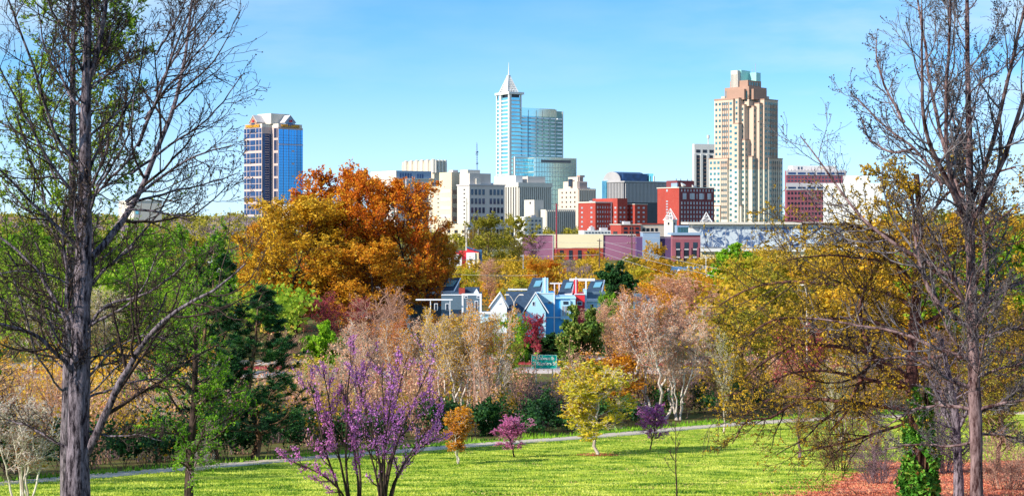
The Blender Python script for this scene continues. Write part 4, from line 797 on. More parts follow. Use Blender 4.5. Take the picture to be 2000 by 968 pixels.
b = simple('flat_roof_building', 'white box building with one blue window on the left horizon', 1100, 262, 232, 316, 392, 25, 'limestone', wins=[('R', 264, 271, 1, 406, 419, 1, .8, .8, 'glass_cyan')], cap=('white', .6)); b.flush()
b = simple('flat_roof_building', 'low red-brown roofed building at the far left edge of the horizon', 1500, -10, -20, 42, 424, 10, 'brown_stone', wins=[('R', 0, 38, 6, 427, 431, 1, .5, .5, 'win')]); b.flush()
b = simple('flat_roof_building', 'low blue-grey building on the far left horizon next to the red-brown roof', 1480, 60, 45, 92, 424, 10, 'bluegrey', wins=[('R', 62, 90, 5, 427, 431, 1, .5, .5, 'win')]); b.flush()

# ---------------------------------------------------------------- houses
def trim_box(b, x0, x1, y, z0, z1, t=.14, name='trim', m=M['siding_white']):
    b.part(name, MB().box(x0, x0 + t, y - .06, y + .02, z0, z1).box(x1 - t, x1, y - .06, y + .02, z0, z1).box(x0 + t, x1 - t, y - .06, y + .02, z1 - t, z1), m)
def hwin(b, px0, px1, py0, py1, y=0, m='win'):
    x0, x1, z1, z0 = b.X(px0, y), b.X(px1, y), b.Z(py0, 0, y), b.Z(py1, 0, y); w = b.box('window', x0, x1, y - .05, y + .05, z0, z1, M['siding_white']); b.box('pane', x0 + .1, x1 - .1, y - .08, y - .05, z0 + .1, z1 - .1, M[m], w)
def siding(b, x0, x1, y, z0, z1, m):
    mb = MB(); z = z0
    while z < z1 - .1: mb.box(x0, x1, y - .035, y, z, z + .05); z += .32
    return b.part('siding_boards', mb, m)
def shed(b, px0, px1, pyt, pyb, col, y=2., dep=5, sky=True):
    "monopitch roof box rising to the right"
    x0, x1 = b.X(px0, y), b.X(px1, y); zt, zb = b.Z(pyt, 0, y), b.Z(pyb, 0, y); k = x0 + (x1 - x0) * .18
    b.box('wall', x0 + .3, x1 - .3, y + .2, y + dep - .2, 0, zb - .9, M[col])
    V = lambda x, yy, z: (x, yy, z)
    # roof slab tilts towards the viewer as well, so its top is seen
    lo = [(x0, y - .3, zb - .45), (x1 - (x1 - x0) * .22, y - .3, zb - .45 + (zt - zb) * .1), (x1, y + dep, zt - .1), (x0 + (x1 - x0) * .38, y + dep, zt - .1)]
    rf = b.part('roof', MB().hexa([(p[0], p[1], p[2] - .18) for p in lo], lo), M['roofdark'])
    b.part('fascia', MB().hexa([(lo[0][0] - .05, lo[0][1] - .12, lo[0][2] - .32), (lo[1][0] + .1, lo[1][1] - .12, lo[1][2] - .32), (lo[1][0] + .1, lo[1][1], lo[1][2] - .32), (lo[0][0], lo[0][1], lo[0][2] - .32)], [(lo[0][0] - .05, lo[0][1] - .12, lo[0][2] + .06), (lo[1][0] + .1, lo[1][1] - .12, lo[1][2] + .06), (lo[1][0] + .1, lo[1][1], lo[1][2] + .06), (lo[0][0], lo[0][1], lo[0][2] + .06)]).bar((lo[1][0] + .05, lo[1][1], lo[1][2] - .1), (lo[2][0] + .05, lo[2][1], lo[2][2] - .1), .14, 4), M['siding_white'])
    if sky:
        P = lambda u, v: tuple(lo[0][i] + (lo[1][i] - lo[0][i]) * u + (lo[3][i] - lo[0][i]) * v for i in range(3))
        q = [P(.35, .35), P(.8, .35), P(.8, .72), P(.35, .72)]; b.part('skylight', MB().hexa([(a, b_, c_ + .03) for a, b_, c_ in q], [(a, b_, c_ + .15) for a, b_, c_ in q]), M['solar'], rf)
    in_ = lambda p, dx, dy, z: (p[0] + dx, p[1] + dy, z)
    b.part('gable_wall', MB().hexa([in_(lo[0], .3, .3, zb - .9), in_(lo[1], -.15, .3, zb - .9), in_(lo[2], -.15, -.3, zb - .9), in_(lo[3], .3, -.3, zb - .9)], [in_(lo[0], .3, .3, lo[0][2] - .2), in_(lo[1], -.15, .3, lo[1][2] - .2), in_(lo[2], -.15, -.3, lo[2][2] - .25), in_(lo[3], .3, -.3, lo[3][2] - .25)]), M[col])
def house(label, D, pc, phi=0, name='house', base=None): return B(name, label, 'house', D, pc, phi, base)
b = house('blue modern townhouse with slanted skylight roof, tall blue chimney and white-framed bay window', 268, 1048)
shed(b, 1027, 1064, 543, 567, 'siding_blue', 3, 5)
b.box('wall', 0, b.X(1083.5), 0, 8, 0, b.Z(572), M['siding_blue']); b.box('upper_wall', -.02, b.X(1083.5), -.05, 0, b.Z(591), b.Z(573), M['siding_lightblue'])
b.box('chimney', b.X(1060), b.X(1071), 1.2, 2.2, b.Z(574), b.Z(543), M['siding_lightblue']); b.box('trim', b.X(1064), b.X(1066), 1.1, 1.2, b.Z(574), b.Z(541), M['siding_white'])
b.box('trim', -.1, b.X(1084), -.12, 0, b.Z(573.2), b.Z(571.8), M['siding_white']); b.box('trim', b.X(1081.5), b.X(1083.6), -.12, 0, 0, b.Z(573), M['siding_white']); b.box('trim', 0, b.X(1124), -.1, 0, b.Z(620), b.Z(618.4), M['siding_white'])
hwin(b, 1069.5, 1078.5, 588, 592.5, -.05); siding(b, .1, b.X(1081), 0, 5, b.Z(621), M['siding_lightblue'])
b.box('bay', b.X(1084), b.X(1124), .4, 8, 0, b.Z(583), M['siding_blue']); b.box('cornice', b.X(1083), b.X(1125), 0, 8, b.Z(583), b.Z(580), M['siding_lightblue'])
w = b.box('bay_window', b.X(1095), b.X(1114), -.2, .4, b.Z(623), b.Z(586), M['siding_lightblue'])
for i in range(3): b.box('pane', b.X(1098 + i * 5), b.X(1101.5 + i * 5), -.25, -.2, b.Z(616), b.Z(597), M['win_pale'], w)
b.box('pane', b.X(1100), b.X(1110), -.25, -.2, b.Z(594), b.Z(588), M['win'], w)
b.box('wall', b.X(1114), b.X(1124), .1, .4, 0, b.Z(583), M['siding_lightblue'])
b = house('dark-roofed cottage with a light blue gable and small square attic window', 262, 1024)
x0, x1 = 0, b.X(1068); xm = (x0 + x1) / 2; ze, zp = b.Z(609), b.Z(572)
b.part('wall', MB().prismy([(x0 + .2, 0), (x1 - .2, 0), (x1 - .2, ze), (xm, zp - .15), (x0 + .2, ze)], 0, 6), M['siding_lightblue'])
for sg, xe in ((-1, x0 - .3), (1, x1 + .3)):
    q = [(xe, ze - .2), (xm, zp + .05), (xm, zp + .2), (xe, ze - .02)]; b.part('roof', MB().prismy(q if sg > 0 else q[::-1], .12, 6.2), M['roofdark']); q = [(xe, ze - .3), (xm, zp - .05), (xm, zp + .24), (xe, ze + .02)]; b.part('bargeboard', MB().prismy(q if sg > 0 else q[::-1], -.1, .12), M['siding_white'])
hwin(b, 1039, 1045, 588, 597)
b.part('main_roof', MB().prismx([(1, b.Z(610)), (5.2, b.Z(571)), (9, b.Z(610))], b.X(988, 3), xm), M['roofdark']); b.box('wall', b.X(989, 3), xm - 2, 1.2, 8.8, 0, b.Z(609), M['siding_white'])
b.box('ridge_trim', b.X(992, 5), b.X(1030, 5), 7, 7.3, b.Z(570), b.Z(567), M['siding_white'])
b = house('small white gabled cottage between the slate house and the dark roof', 258, 958)
x1 = b.X(990); xm = b.X(976.5); b.part('wall', MB().prismy([(0, 0), (x1, 0), (x1, b.Z(600)), (xm, b.Z(573)), (0, b.Z(600))], 0, 5), M['siding_white'])
for sg, xe in ((-1, -.3), (1, x1 + .3)):
    q = [(xe, b.Z(602)), (xm, b.Z(573)), (xm, b.Z(571)), (xe, b.Z(600))]; b.part('roof', MB().prismy(q if sg > 0 else q[::-1], -.25, 5), M['siding_white'])
hwin(b, 974, 979, 591, 594); b.box('porch', b.X(940), 0, 1, 4, 0, b.Z(612), M['siding_lightblue']); b.box('porch_roof', b.X(938), .1, .5, 4, b.Z(613), b.Z(610), M['siding_white'])
b = house('slate grey house with white corner boards, two small top windows and two tall ones', 260, 903)
b.box('wall', 0, b.X(940), 0, 8, 0, b.Z(574), M['siding_grey']); b.box('wing', b.X(862, 1), 0, 1, 8, 0, b.Z(576), M['siding_grey']); trim_box(b, -.1, b.X(940.5), 0, 0, b.Z(573), .3)
siding(b, .3, b.X(940) - .3, 0, 5, b.Z(576), M['siding_grey']); hwin(b, 907, 913.5, 577, 582); hwin(b, 931, 937.5, 577, 582); hwin(b, 912, 918, 590, 606); hwin(b, 927, 933.5, 587, 609); hwin(b, 911, 917, 628, 640); hwin(b, 928, 934, 628, 640)
b.box('trim', -.1, b.X(940.5), -.1, 0, b.Z(623), b.Z(621.5), M['siding_white']); b.box('trim', b.X(862, 1), -.1, .9, 1, b.Z(577), b.Z(575), M['siding_white']); b.box('chimney', b.X(896, 3), b.X(908, 3), 3, 4, 2, b.Z(564), M['redbrick'])
b.part('dormer', MB().prismy([(b.X(925, 4), b.Z(574)), (b.X(936, 4), b.Z(574)), (b.X(931, 4), b.Z(565))], 3, 5), M['siding_white']); b.box('roof', b.X(908, 4), b.X(936, 4), 4.2, 7.5, b.Z(574), b.Z(564), M['roofdark'])
for p in (840, 878): b.box('porch_post', b.X(p, -1), b.X(p + 1.6, -1), -1.1, -.8, 0, b.Z(585), M['siding_white'])
b.box('porch_beam', b.X(812, -1), b.X(884, -1), -1.2, -.7, b.Z(585.5), b.Z(583), M['siding_white']); hwin(b, 848, 855, 592, 606, 1); hwin(b, 870, 877, 592, 606, 1)
b = house('dark teal house with a slanted skylight roof, leftmost of the modern roofs', 275, 851)
shed(b, 845, 897, 543, 565, 'siding_grey', 2, 5); b.box('wall', b.X(800), b.X(895), 2.5, 7, 0, b.Z(572), M['siding_grey']); b.box('parapet', b.X(799), b.X(896), 2.3, 2.5, b.Z(573), b.Z(571), M['siding_white']); hwin(b, 822, 830, 580, 594, 2.5); hwin(b, 808, 815, 580, 594, 2.5)
b.part('roof', MB().prismx([(3, b.Z(572)), (5, b.Z(554)), (8, b.Z(572))], b.X(803), b.X(845)), M['roofdark']); b.box('flue', b.X(876, 5), b.X(877.5, 5), 5, 5.3, b.Z(555), b.Z(538), M['steel'])
b = house('red modern townhouse with slanted skylight roof and red chimney fin', 276, 1122)
shed(b, 1089, 1124, 547, 570, 'siding_red', 2, 5); b.box('chimney', b.X(1121, 2), b.X(1129, 2), 2, 3, b.Z(574), b.Z(547), M['siding_red']); b.box('trim', b.X(1124, 2), b.X(1125.6, 2), 1.85, 2, b.Z(574), b.Z(541), M['siding_white'])
b.box('wall', 0, b.X(1142), 0, 8, 0, b.Z(574), M['siding_red']); b.box('trim', -.05, b.X(1142.3), -.12, 0, b.Z(575), b.Z(573.2), M['siding_white']); hwin(b, 1127, 1137, 588, 596); b.box('wall', b.X(1142), b.X(1146), .3, 8, 0, b.Z(567), M['siding_lightblue'])
b.part('pergola', MB().box(b.X(1074, 6), b.X(1100, 6), 6, 6.3, b.Z(557), b.Z(554.5)).box(b.X(1082, 6), b.X(1084, 6), 6, 6.3, 0, b.Z(557)).box(b.X(1112, 6), b.X(1162, 6), 6, 6.3, b.Z(551), b.Z(546)).box(b.X(1143, 6), b.X(1146, 6), 6, 6.3, 0, b.Z(551)).box(b.X(1091, 6), b.X(1093, 6), 6, 6.3, 0, b.Z(557)), M['siding_white'])
b = house('dark blue townhouse with slanted skylight roof, rightmost of the modern roofs', 284, 1146)
shed(b, 1143, 1183, 547, 567, 'siding_blue', 2, 5); b.box('wall', 0, b.X(1183), 1, 8, 0, b.Z(570), M['siding_grey']); b.box('lower_wing', 0, b.X(1172), -1, 1, 0, b.Z(588), M['siding_lightblue']); b.box('wing_roof', -.2, b.X(1173), -1.3, 1.2, b.Z(588), b.Z(583), M['siding_white']); hwin(b, 1152, 1160, 593, 604, -1)
b = house('yellow house with two tall white-framed windows half behind the golden oak', 292, 508)
b.box('wall', 0, b.X(585), 0, 8, 0, b.Z(593), M['siding_yellow']); b.box('porch_wall', b.X(524), b.X(536), -.6, 0, 0, b.Z(600), M['siding_red']); b.part('roof', MB().prismx([(-.8, b.Z(593)), (4, b.Z(577)), (9, b.Z(593))], -.6, b.X(588)), M['siding_white'])
hwin(b, 538, 544, 611, 627); hwin(b, 557, 564, 611, 630); hwin(b, 512, 519, 611, 627); b.box('trim', b.X(545), b.X(547.5), -.2, 0, 0, b.Z(594), M['siding_white'])
b = house('grey house with long white eaves lines behind the bare twiggy trees', 300, 688)
b.box('wall', 0, b.X(800), 0, 8, 0, b.Z(566), M['siding_grey']); b.box('eaves', -.4, b.X(803), -.7, 8, b.Z(566), b.Z(562), M['siding_white']); b.box('eaves', -.2, b.X(760), -1.5, 0, b.Z(620), b.Z(616), M['siding_white']); hwin(b, 738, 756, 594, 610); hwin(b, 775, 790, 594, 610); hwin(b, 700, 712, 594, 610)
b = house('small light blue gable house deep among the pink-twigged trees', 310, 1255)
b.part('wall', MB().prismy([(0, 0), (b.X(1278), 0), (b.X(1278), b.Z(596)), (b.X(1267), b.Z(579)), (0, b.Z(596))], 0, 6), M['siding_lightblue'])
for q in ([(b.X(1267), b.Z(579)), (b.X(1267), b.Z(576.5)), (-.4, b.Z(596)), (-.4, b.Z(598.5))], [(b.X(1280), b.Z(598.5)), (b.X(1280), b.Z(596)), (b.X(1267), b.Z(576.5)), (b.X(1267), b.Z(579))]): b.part('roof', MB().prismy(q, -.2, 6), M['roofdark'])
b.box('wing', b.X(1240, 2), 0, 2, 6, 0, b.Z(575), M['siding_grey']); hwin(b, 1264, 1269, 590, 598)
b = house('long low house with a blue roof and several small white gables, below the mosaic wall', 480, 1320)
b.box('wall', 0, b.X(1432), 0, 10, 0, b.Z(537), M['siding_white']); b.part('roof', MB().prismx([(-1, b.Z(538)), (5, b.Z(521)), (11, b.Z(538))], -1, b.X(1435)), M['roofblue'])
for p in (1328, 1346, 1372, 1388): b.part('gable', MB().prismy([(b.X(p - 7, -2), b.Z(536)), (b.X(p + 7, -2), b.Z(536)), (b.X(p, -2), b.Z(526))], -1.8, 3), M['siding_white'])
for p in (1345, 1357, 1375, 1386): b.box('flue', b.X(p), b.X(p + 1), 3, 3.3, b.Z(530), b.Z(519), M['white'])
for p in range(1330, 1430, 12): hwin(b, p, p + 5, 539.5, 545)
b = house('small brick cottage with a peach front roof, right below the blue-roofed house', 430, 1384)
b.part('wall', MB().prismy([(0, 0), (b.X(1406), 0), (b.X(1406), b.Z(540)), (b.X(1395), b.Z(532)), (0, b.Z(540))], 0, 6), M['mauvebrick'])
for q in ([(b.X(1395), b.Z(531.5)), (b.X(1395), b.Z(529.5)), (-.8, b.Z(540)), (-.8, b.Z(542))], [(b.X(1408), b.Z(542)), (b.X(1408), b.Z(540)), (b.X(1395), b.Z(529.5)), (b.X(1395), b.Z(531.5))]): b.part('roof', MB().prismy(q, -.6, 6), M['siding_white'])
b.part('porch_roof', MB().prismx([(-5, b.Z(551)), (-2, b.Z(543)), (-.7, b.Z(551))], 0, b.X(1422)), M['yellowstucco']); b.box('porch_wall', .3, b.X(1420), -4.5, -1, 0, b.Z(551), M['siding_white'])
b = house('maroon row house with white square bays and blue-grey slanted roofs, above the orange tree', 500, 866)
b.box('wall', 0, b.X(936), 0, 8, 0, b.Z(490), M['siding_red']); b.box('side_wall', b.X(936), b.X(941), 0, 8, 0, b.Z(488), M['roofblue'])
for p0, p1 in ((866, 881), (887, 902), (911, 928)): bay = b.box('bay', b.X(p0), b.X(p1), -1, 0, 0, b.Z(496 if p0 < 900 else 493), M['siding_white']); b.box('pane', b.X((p0 + p1) / 2 - 3, -1), b.X((p0 + p1) / 2 + 2, -1), -1.08, -1, b.Z(514), b.Z(505), M['win'], bay)
b.box('side_bay', b.X(928), b.X(935), -.6, 0, 0, b.Z(493), M['yellowstucco'])
for p0, p1 in ((870, 896), (911, 941)): b.part('roof', MB().hexa([(b.X(p0), -.5, b.Z(484)), (b.X(p1), -.5, b.Z(493)), (b.X(p1), 7, b.Z(493)), (b.X(p0), 7, b.Z(484))], [(b.X(p0), -.5, b.Z(482)), (b.X(p1), -.5, b.Z(491)), (b.X(p1), 7, b.Z(491)), (b.X(p0), 7, b.Z(482))]), M['roofblue']); b.box('upper_wall', b.X(p0) + .2, b.X(p1) - 2.5, 0, 6, b.Z(490), b.Z(485.5), M['siding_red'])
b = house('cottage with a steep white gable beyond the pine top at left', 420, 405)
b.part('wall', MB().prismy([(0, 0), (b.X(432), 0), (b.X(432), b.Z(506)), (b.X(416), b.Z(489)), (0, b.Z(506))], 0, 7), M['siding_white'])
for q in ([(b.X(416), b.Z(489)), (b.X(416), b.Z(486.5)), (-.5, b.Z(505.5)), (-.5, b.Z(508))], [(b.X(434), b.Z(508)), (b.X(434), b.Z(505.5)), (b.X(416), b.Z(486.5)), (b.X(416), b.Z(489))]): b.part('roof', MB().prismy(q, -.4, 7), M['greyconc'])
b.box('wing', b.X(432), b.X(470), 2, 6, 0, b.Z(515), M['siding_lightblue']); hwin(b, 414, 419, 498, 503)
b = house('low blue and white house half hidden behind the dark pine', 330, 420)
b.box('wall', 0, b.X(470), 0, 7, 0, b.Z(566), M['siding_lightblue']); b.part('roof', MB().prismx([(-.8, b.Z(566)), (3.5, b.Z(553)), (8, b.Z(566))], -.5, b.X(473)), M['roofblue']); hwin(b, 434, 446, 570, 580); hwin(b, 456, 463, 570, 580)

# ---------------------------------------------------------------- sign, lamps, poles, wires
o = tag(empty('road_sign', W(1063, 706, 205), R(-4)), 'large green highway sign with white lettering at the roadside', 'road sign')
w, h = 1.72, .93; pts = []
for cx_, cz_, a0 in ((w - .12, h - .12, 0), (-w + .12, h - .12, 90), (-w + .12, -h + .12, 180), (w - .12, -h + .12, 270)):
    for k in range(4): t = R(a0 + k * 30); pts.append((cx_ + .12 * math.cos(t), cz_ + .12 * math.sin(t)))
MB().prismy(pts, 0, .08).build('panel', M['signgreen'], o)
fr_ = MB()
for i in range(len(pts)): p, q = pts[i], pts[(i + 1) % len(pts)]; fr_.bar((p[0] * .985, -.015, p[1] * .97), (q[0] * .985, -.015, q[1] * .97), .022, 4)
fr_.build('border', M['signwhite'], o)
text('Dawson St', .6, 2.2, M['signwhite'], o, (-.85, -.03, .28), RR, .01); text('S Saunders St', .6, 2.9, M['signwhite'], o, (-1.35, -.03, -.42), RR, .01)
for x in (-1.1, 1.1): MB().box(x - .07, x + .07, .08, .22, gz(205) - o.location.z - .2, .8).build('post', M['steel'], o)
def lamp(px, D, top, arms, label, px_arm=14):
    o = tag(empty('street_lamp', ((px - 1000) / F * D, D, gz(D))), label, 'street lamp', 'street lamps along the roads'); H = -(top - HY) / F * D - gz(D); a = px_arm / F * D
    MB().bar((0, 0, 0), (0, 0, H - 1.2), .13, 8, .08).build('pole', M['limestone'], o)
    for s_ in arms:
        m_ = MB(); q = [(0, 0, H - 1.3), (s_ * a * .35, 0, H - .5), (s_ * a * .7, 0, H - .05), (s_ * a, 0, H)]
        for i in range(3): m_.bar(q[i], q[i + 1], .06, 6)
        m_.build('arm', M['limestone'], o); MB().hexa([(s_ * a - .4, -.16, H - .1), (s_ * a + .4, -.16, H - .1), (s_ * a + .4, .16, H - .1), (s_ * a - .4, .16, H - .1)], [(s_ * a - .3, -.1, H + .08), (s_ * a + .3, -.1, H + .08), (s_ * a + .3, .1, H + .08), (s_ * a - .3, .1, H + .08)]).build('lamp_head', M['limestone'], o)
lamp(1004, 243, 575, (-1, 1), 'pale twin-arm street lamp in front of the dark cottage roof'); lamp(1215, 440, 503, (1,), 'tall single-arm street lamp left of the golden trees under the purple wall', 9); lamp(1576, 190, 556, (-1,), 'pale street lamp standing among the golden oak twigs at right', 8)
def pole(px, D, top, label, m, cross=(), r=.18, name='utility_pole'):
    o = tag(empty(name, ((px - 1000) / F * D, D, gz(D))), label, 'utility pole', 'utility poles'); H = -(top - HY) / F * D - gz(D)
    MB().bar((0, 0, -.5), (0, 0, H), r * 1.3, 8, r * .8).build('pole', m, o)
    for row, wd2 in cross:
        z = -(row - HY) / F * D - gz(D); MB().box(-wd2, wd2, -.1, .1, z - .1, z + .1).build('crossarm', m, o)
        for x in (-wd2 * .9, wd2 * .9, -wd2 * .4, wd2 * .4): MB().bar((x, 0, z + .1), (x, 0, z + .4), .07).build('insulator', M['limestone'], o)
    return o
pole(1087, 600, 397, 'very tall rust-red pole in front of the pale ribbed building', M['redpole'], [(401, .9), (425, .5)], .3)
pole(1171, 480, 466, 'dark wooden utility pole in front of the yellow warehouse wall', M['wood_pole'], [(470, .8)], .2)
pole(1234, 520, 436, 'dark pole with two curved brackets against the red parking deck', M['wood_pole'], [(462, 1.6), (475, 1.6)], .18)
pole(911, 600, 387, 'tall white steel pole beside the cream podium', M['limestone'], [(398, .8), (440, 1.2), (455, 1.2)], .3)
pole(934, 600, 440, 'shorter white steel pole left of the olive tree', M['limestone'], [(446, 1.2)], .22)
pole(841, 560, 355, 'tall pale pole rising through the rust-coloured tree', M['limestone'], [(362, .7)], .28)
pole(699, 700, 405, 'pale blue-white pole seen through the orange tree crown', M['bluegrey'], [(409, .7)], .45)
pole(1022, 470, 497, 'grey pole left of the small orange tree', M['steel'], [(500, .8)], .16)
pole(1379, 470, 500, 'thin white pole rising from the blue-roofed house', M['white'], [(503, .5)], .12)
pole(1050, 330, 544, 'thin pale pole left of the small pink trees behind the houses', M['wood_pole'], [(548, .6)], .1)
def wire(a, b_, sag, label, r=.035):
    a = W(*a); b_ = W(*b_); n = 14; m_ = MB(); P = [a.lerp(b_, i / n) - Vector((0, 0, sag * 4 * (i / n) * (1 - i / n))) for i in range(n + 1)]
    for i in range(n): m_.bar(P[i], P[i + 1], r, 4)
    tag(m_.build('power_line', M['wire'], None), label, 'power line', 'power lines strung between the poles')
wire((1171, 469, 480), (1460, 536, 360), .5, 'upper pale cable running right from the dark wooden pole', .05); wire((1171, 480, 480), (1460, 553, 360), .5, 'second pale cable running right from the dark wooden pole', .05); wire((1171, 492, 480), (1460, 572, 360), .6, 'lowest pale cable running right from the dark wooden pole', .05)
wire((934, 488, 600), (1171, 480, 480), .6, 'upper pale cable between the white steel pole and the wooden pole', .05); wire((934, 497, 600), (1171, 497, 480), .6, 'lower pale cable between the white steel pole and the wooden pole', .05)
wire((1234, 462, 520), (1395, 465, 470), .3, 'cable crossing the mauve brick building windows', .04); wire((1022, 470, 600), (1234, 475, 520), .3, 'cable crossing the mauve warehouse wall', .04)
wire((880, 535, 360), (1050, 537, 330), .2, 'thin cable above the slanted skylight roofs', .03)
wire((860, 505, 420), (1022, 508, 470), .2, 'cable in front of the maroon row house', .04)
# ---------------------------------------------------------------- big foreground trees
def resample(pts, n):
    p = np.array(pts, float); d = np.concatenate([[0], np.cumsum(np.linalg.norm(np.diff(p, axis=0), axis=1))]); t = np.linspace(0, d[-1], n); P = np.stack([np.interp(t, d, p[:, k]) for k in range(p.shape[1])], 1)
    for _ in range(2): P[1:-1] = (P[:-2] + 2 * P[1:-1] + P[2:]) / 4
    return P
def hero(name, label, cat, D, trunks, limbs, seed, base_px, bark, leaf=None, ls=.05, leaves=0, nauto=0, auto=(.3, .98, 60, .3), m2=13, m3=7, m4=5, lf2=.42, up=.08, tw=.006, bud=0, leafbox=None, group=None, lf3=.45, lf4=.5, ang2=45, twbark=None, depth=.55, autolen=2.6, leaf2=None):
    rng = np.random.default_rng(seed); bs = W(base_px, HY, D); bz = gz(D); org = np.array([bs.x, D, bz]); o = tag(empty(name, org), label, cat, group)
    def conv(pts, n, s):
        q = resample(pts, n); t = np.linspace(0, 1, n); L_ = np.linalg.norm(np.diff(q, axis=0), axis=1).sum() / F * D
        y = D + s * L_ * t * depth; return np.stack([(q[:, 0] - 1000) / F * D, y, -(q[:, 1] - HY) / F * D], 1) - org
    T = np.stack([conv(p, 24, 0) for p, a, b in trunks]); TR = np.stack([np.linspace(a, b, 24) / F * D for p, a, b in trunks])
    TR = TR * (1 + .05 * rng.normal(size=TR.shape))
    P1 = np.stack([conv(p, 14, rng.uniform(-1, 1)) for p, a, b in limbs]) if limbs else np.zeros((0, 14, 3)); R1 = np.stack([np.linspace(a, b, 14) / F * D for p, a, b in limbs]) if limbs else np.zeros((0, 14))
    P1 = P1 + np.cumsum(rng.normal(size=P1.shape), axis=1) * .018
    if nauto:
        A, AR = grow(T, TR, nauto, rng, auto[0], auto[1], auto[2], 12, n=14, up=up * .5, wander=.10, rr=auto[3], lenabs=lambda t, S: autolen * (1.15 - t * .6)); AR = np.minimum(AR, .030)
        P1 = np.concatenate([P1, A]); R1 = np.concatenate([R1, AR])
    P2, R2 = grow(P1, R1, m2, rng, .15, 1., ang2, 12, lf2, .5, n=8, up=up, wander=.14, rr=.55)
    P3, R3 = grow(P2, R2, m3, rng, .15, 1., 42, 14, lf3, .7, n=5, up=up * .7, wander=.18, rr=.6)
    P4, R4 = grow(P3, R3, m4, rng, .1, 1., 42, 16, lf4, .8, n=4, up=up * .7, wander=.2, rr=.6)
    link('trunk', quadmesh('trunk', *tubes(T, TR, 16), smooth=True), o, bark)
    link('limbs', quadmesh('limbs', *tubes(P1, np.maximum(R1, tw * 1.6), 7), smooth=True), o, bark)
    link('twigs', quadmesh('twigs', *cat_mesh([tubes(P2, np.maximum(R2, tw * 1.25), 4), tubes(P3, np.maximum(R3, tw), 3), tubes(P4, np.maximum(R4, tw * .8), 3)]), smooth=True), o, twbark or bark)
    if leaves:
        C = on_lines(P4, leaves, rng, .15, .02)
        if leafbox: px = (C[:, 0] + org[0]) / (C[:, 1] + org[1]) * F + 1000; py = HY - (C[:, 2] + org[2]) / (C[:, 1] + org[1]) * F; k = leafbox(px, py, rng.random(len(C))); C = C[k]
        link('crown', quadmesh('crown', *leafq(C, ls, rng, .55)), o, LM[leaf])
    if bud: link('buds', quadmesh('buds', *leafq(P4[:, -1] + .01 * rng.normal(size=P4[:, -1].shape), bud, rng, .8)), o, LM['bud'])
    return o
hero('maple_tree', 'big grey-barked tree with bare budding limbs reaching right, trunk filling lower left of photo', 'tree', 37,
 [([(150, 1060), (150, 960), (152, 880), (155, 760), (159, 640), (163, 500), (166, 400), (165, 300), (168, 200), (170, 100), (173, 0), (175, -120)], 26, 4), ([(163, 320), (166, 180), (188, 110), (203, 40), (215, -60)], 8, 3)],
 [([(165, 885), (195, 840), (225, 770), (255, 715), (285, 670), (330, 615), (380, 580), (430, 560), (480, 530), (505, 500)], 8.9, 1.5), ([(168, 510), (195, 480), (222, 440), (243, 395), (258, 340), (272, 285), (290, 220), (305, 150), (310, 60), (305, -60)], 7.4, 2.2),
  ([(243, 395), (300, 355), (350, 320), (400, 295), (455, 280)], 3.7, 1.1), ([(246, 400), (290, 385), (350, 365), (400, 350), (450, 325)], 3.0, 0.9), ([(272, 285), (300, 235), (330, 180), (360, 120), (400, 60), (425, 5)], 3.7, 1.1), ([(285, 235), (320, 195), (370, 150), (420, 100), (465, 55)], 3.0, 0.9),
  ([(258, 340), (310, 300), (370, 250), (420, 200), (455, 140)], 3.0, 0.9), ([(245, 410), (300, 410), (350, 425), (400, 400), (450, 350)], 2.6, 0.9), ([(300, 180), (340, 120), (380, 40), (400, -20)], 2.6, 1.1), ([(305, 110), (350, 40), (380, -40)], 2.2, 1.1),
  ([(160, 400), (130, 350), (105, 310), (80, 240), (45, 160), (30, 110)], 3.7, 1.1), ([(150, 480), (110, 440), (60, 390), (30, 340), (-10, 310)], 4.1, 1.5), ([(150, 740), (115, 680), (95, 650), (60, 630), (20, 615), (-30, 608)], 5.2, 2.2), ([(152, 660), (110, 600), (80, 560), (50, 525), (10, 490), (-30, 460)], 4.4, 2.2), ([(152, 660), (132, 600), (130, 540), (120, 470), (117, 400)], 4.4, 1.9),
  ([(160, 330), (120, 270), (100, 200), (85, 120), (60, 40), (50, -30)], 3.7, 1.5), ([(170, 345), (190, 280), (215, 240), (240, 200), (258, 140), (270, 50)], 3.0, 1.1), ([(172, 635), (200, 600), (240, 580), (290, 570), (340, 540), (380, 500)], 3.7, 1.1), ([(165, 645), (200, 620), (250, 605), (300, 560), (330, 490)], 3.3, 1.1), ([(170, 775), (210, 760), (250, 740), (300, 745), (350, 740)], 2.6, 0.9),
  ([(140, 880), (90, 850), (40, 835), (-5, 832)], 3.0, 1.5), ([(165, 150), (140, 80), (120, 20), (110, -50)], 3.0, 1.5), ([(168, 700), (215, 690), (270, 700), (320, 730)], 2.2, 0.9), ([(172, 840), (220, 850), (280, 840), (330, 850)], 2.2, 0.9), ([(170, 420), (200, 360), (240, 320), (280, 260), (295, 190)], 3.0, 1.1), ([(150, 560), (100, 540), (50, 530), (0, 545)], 2.2, 0.9), ([(172, 740), (230, 680), (290, 650), (340, 660)], 2.6, 0.9)],
 11, 150, B_GREY, nauto=12, auto=(.25, .97, 52, .3), bud=.024, tw=.006, m2=11, m3=6, m4=3, up=.11, twbark=B_DARK, autolen=2.4)
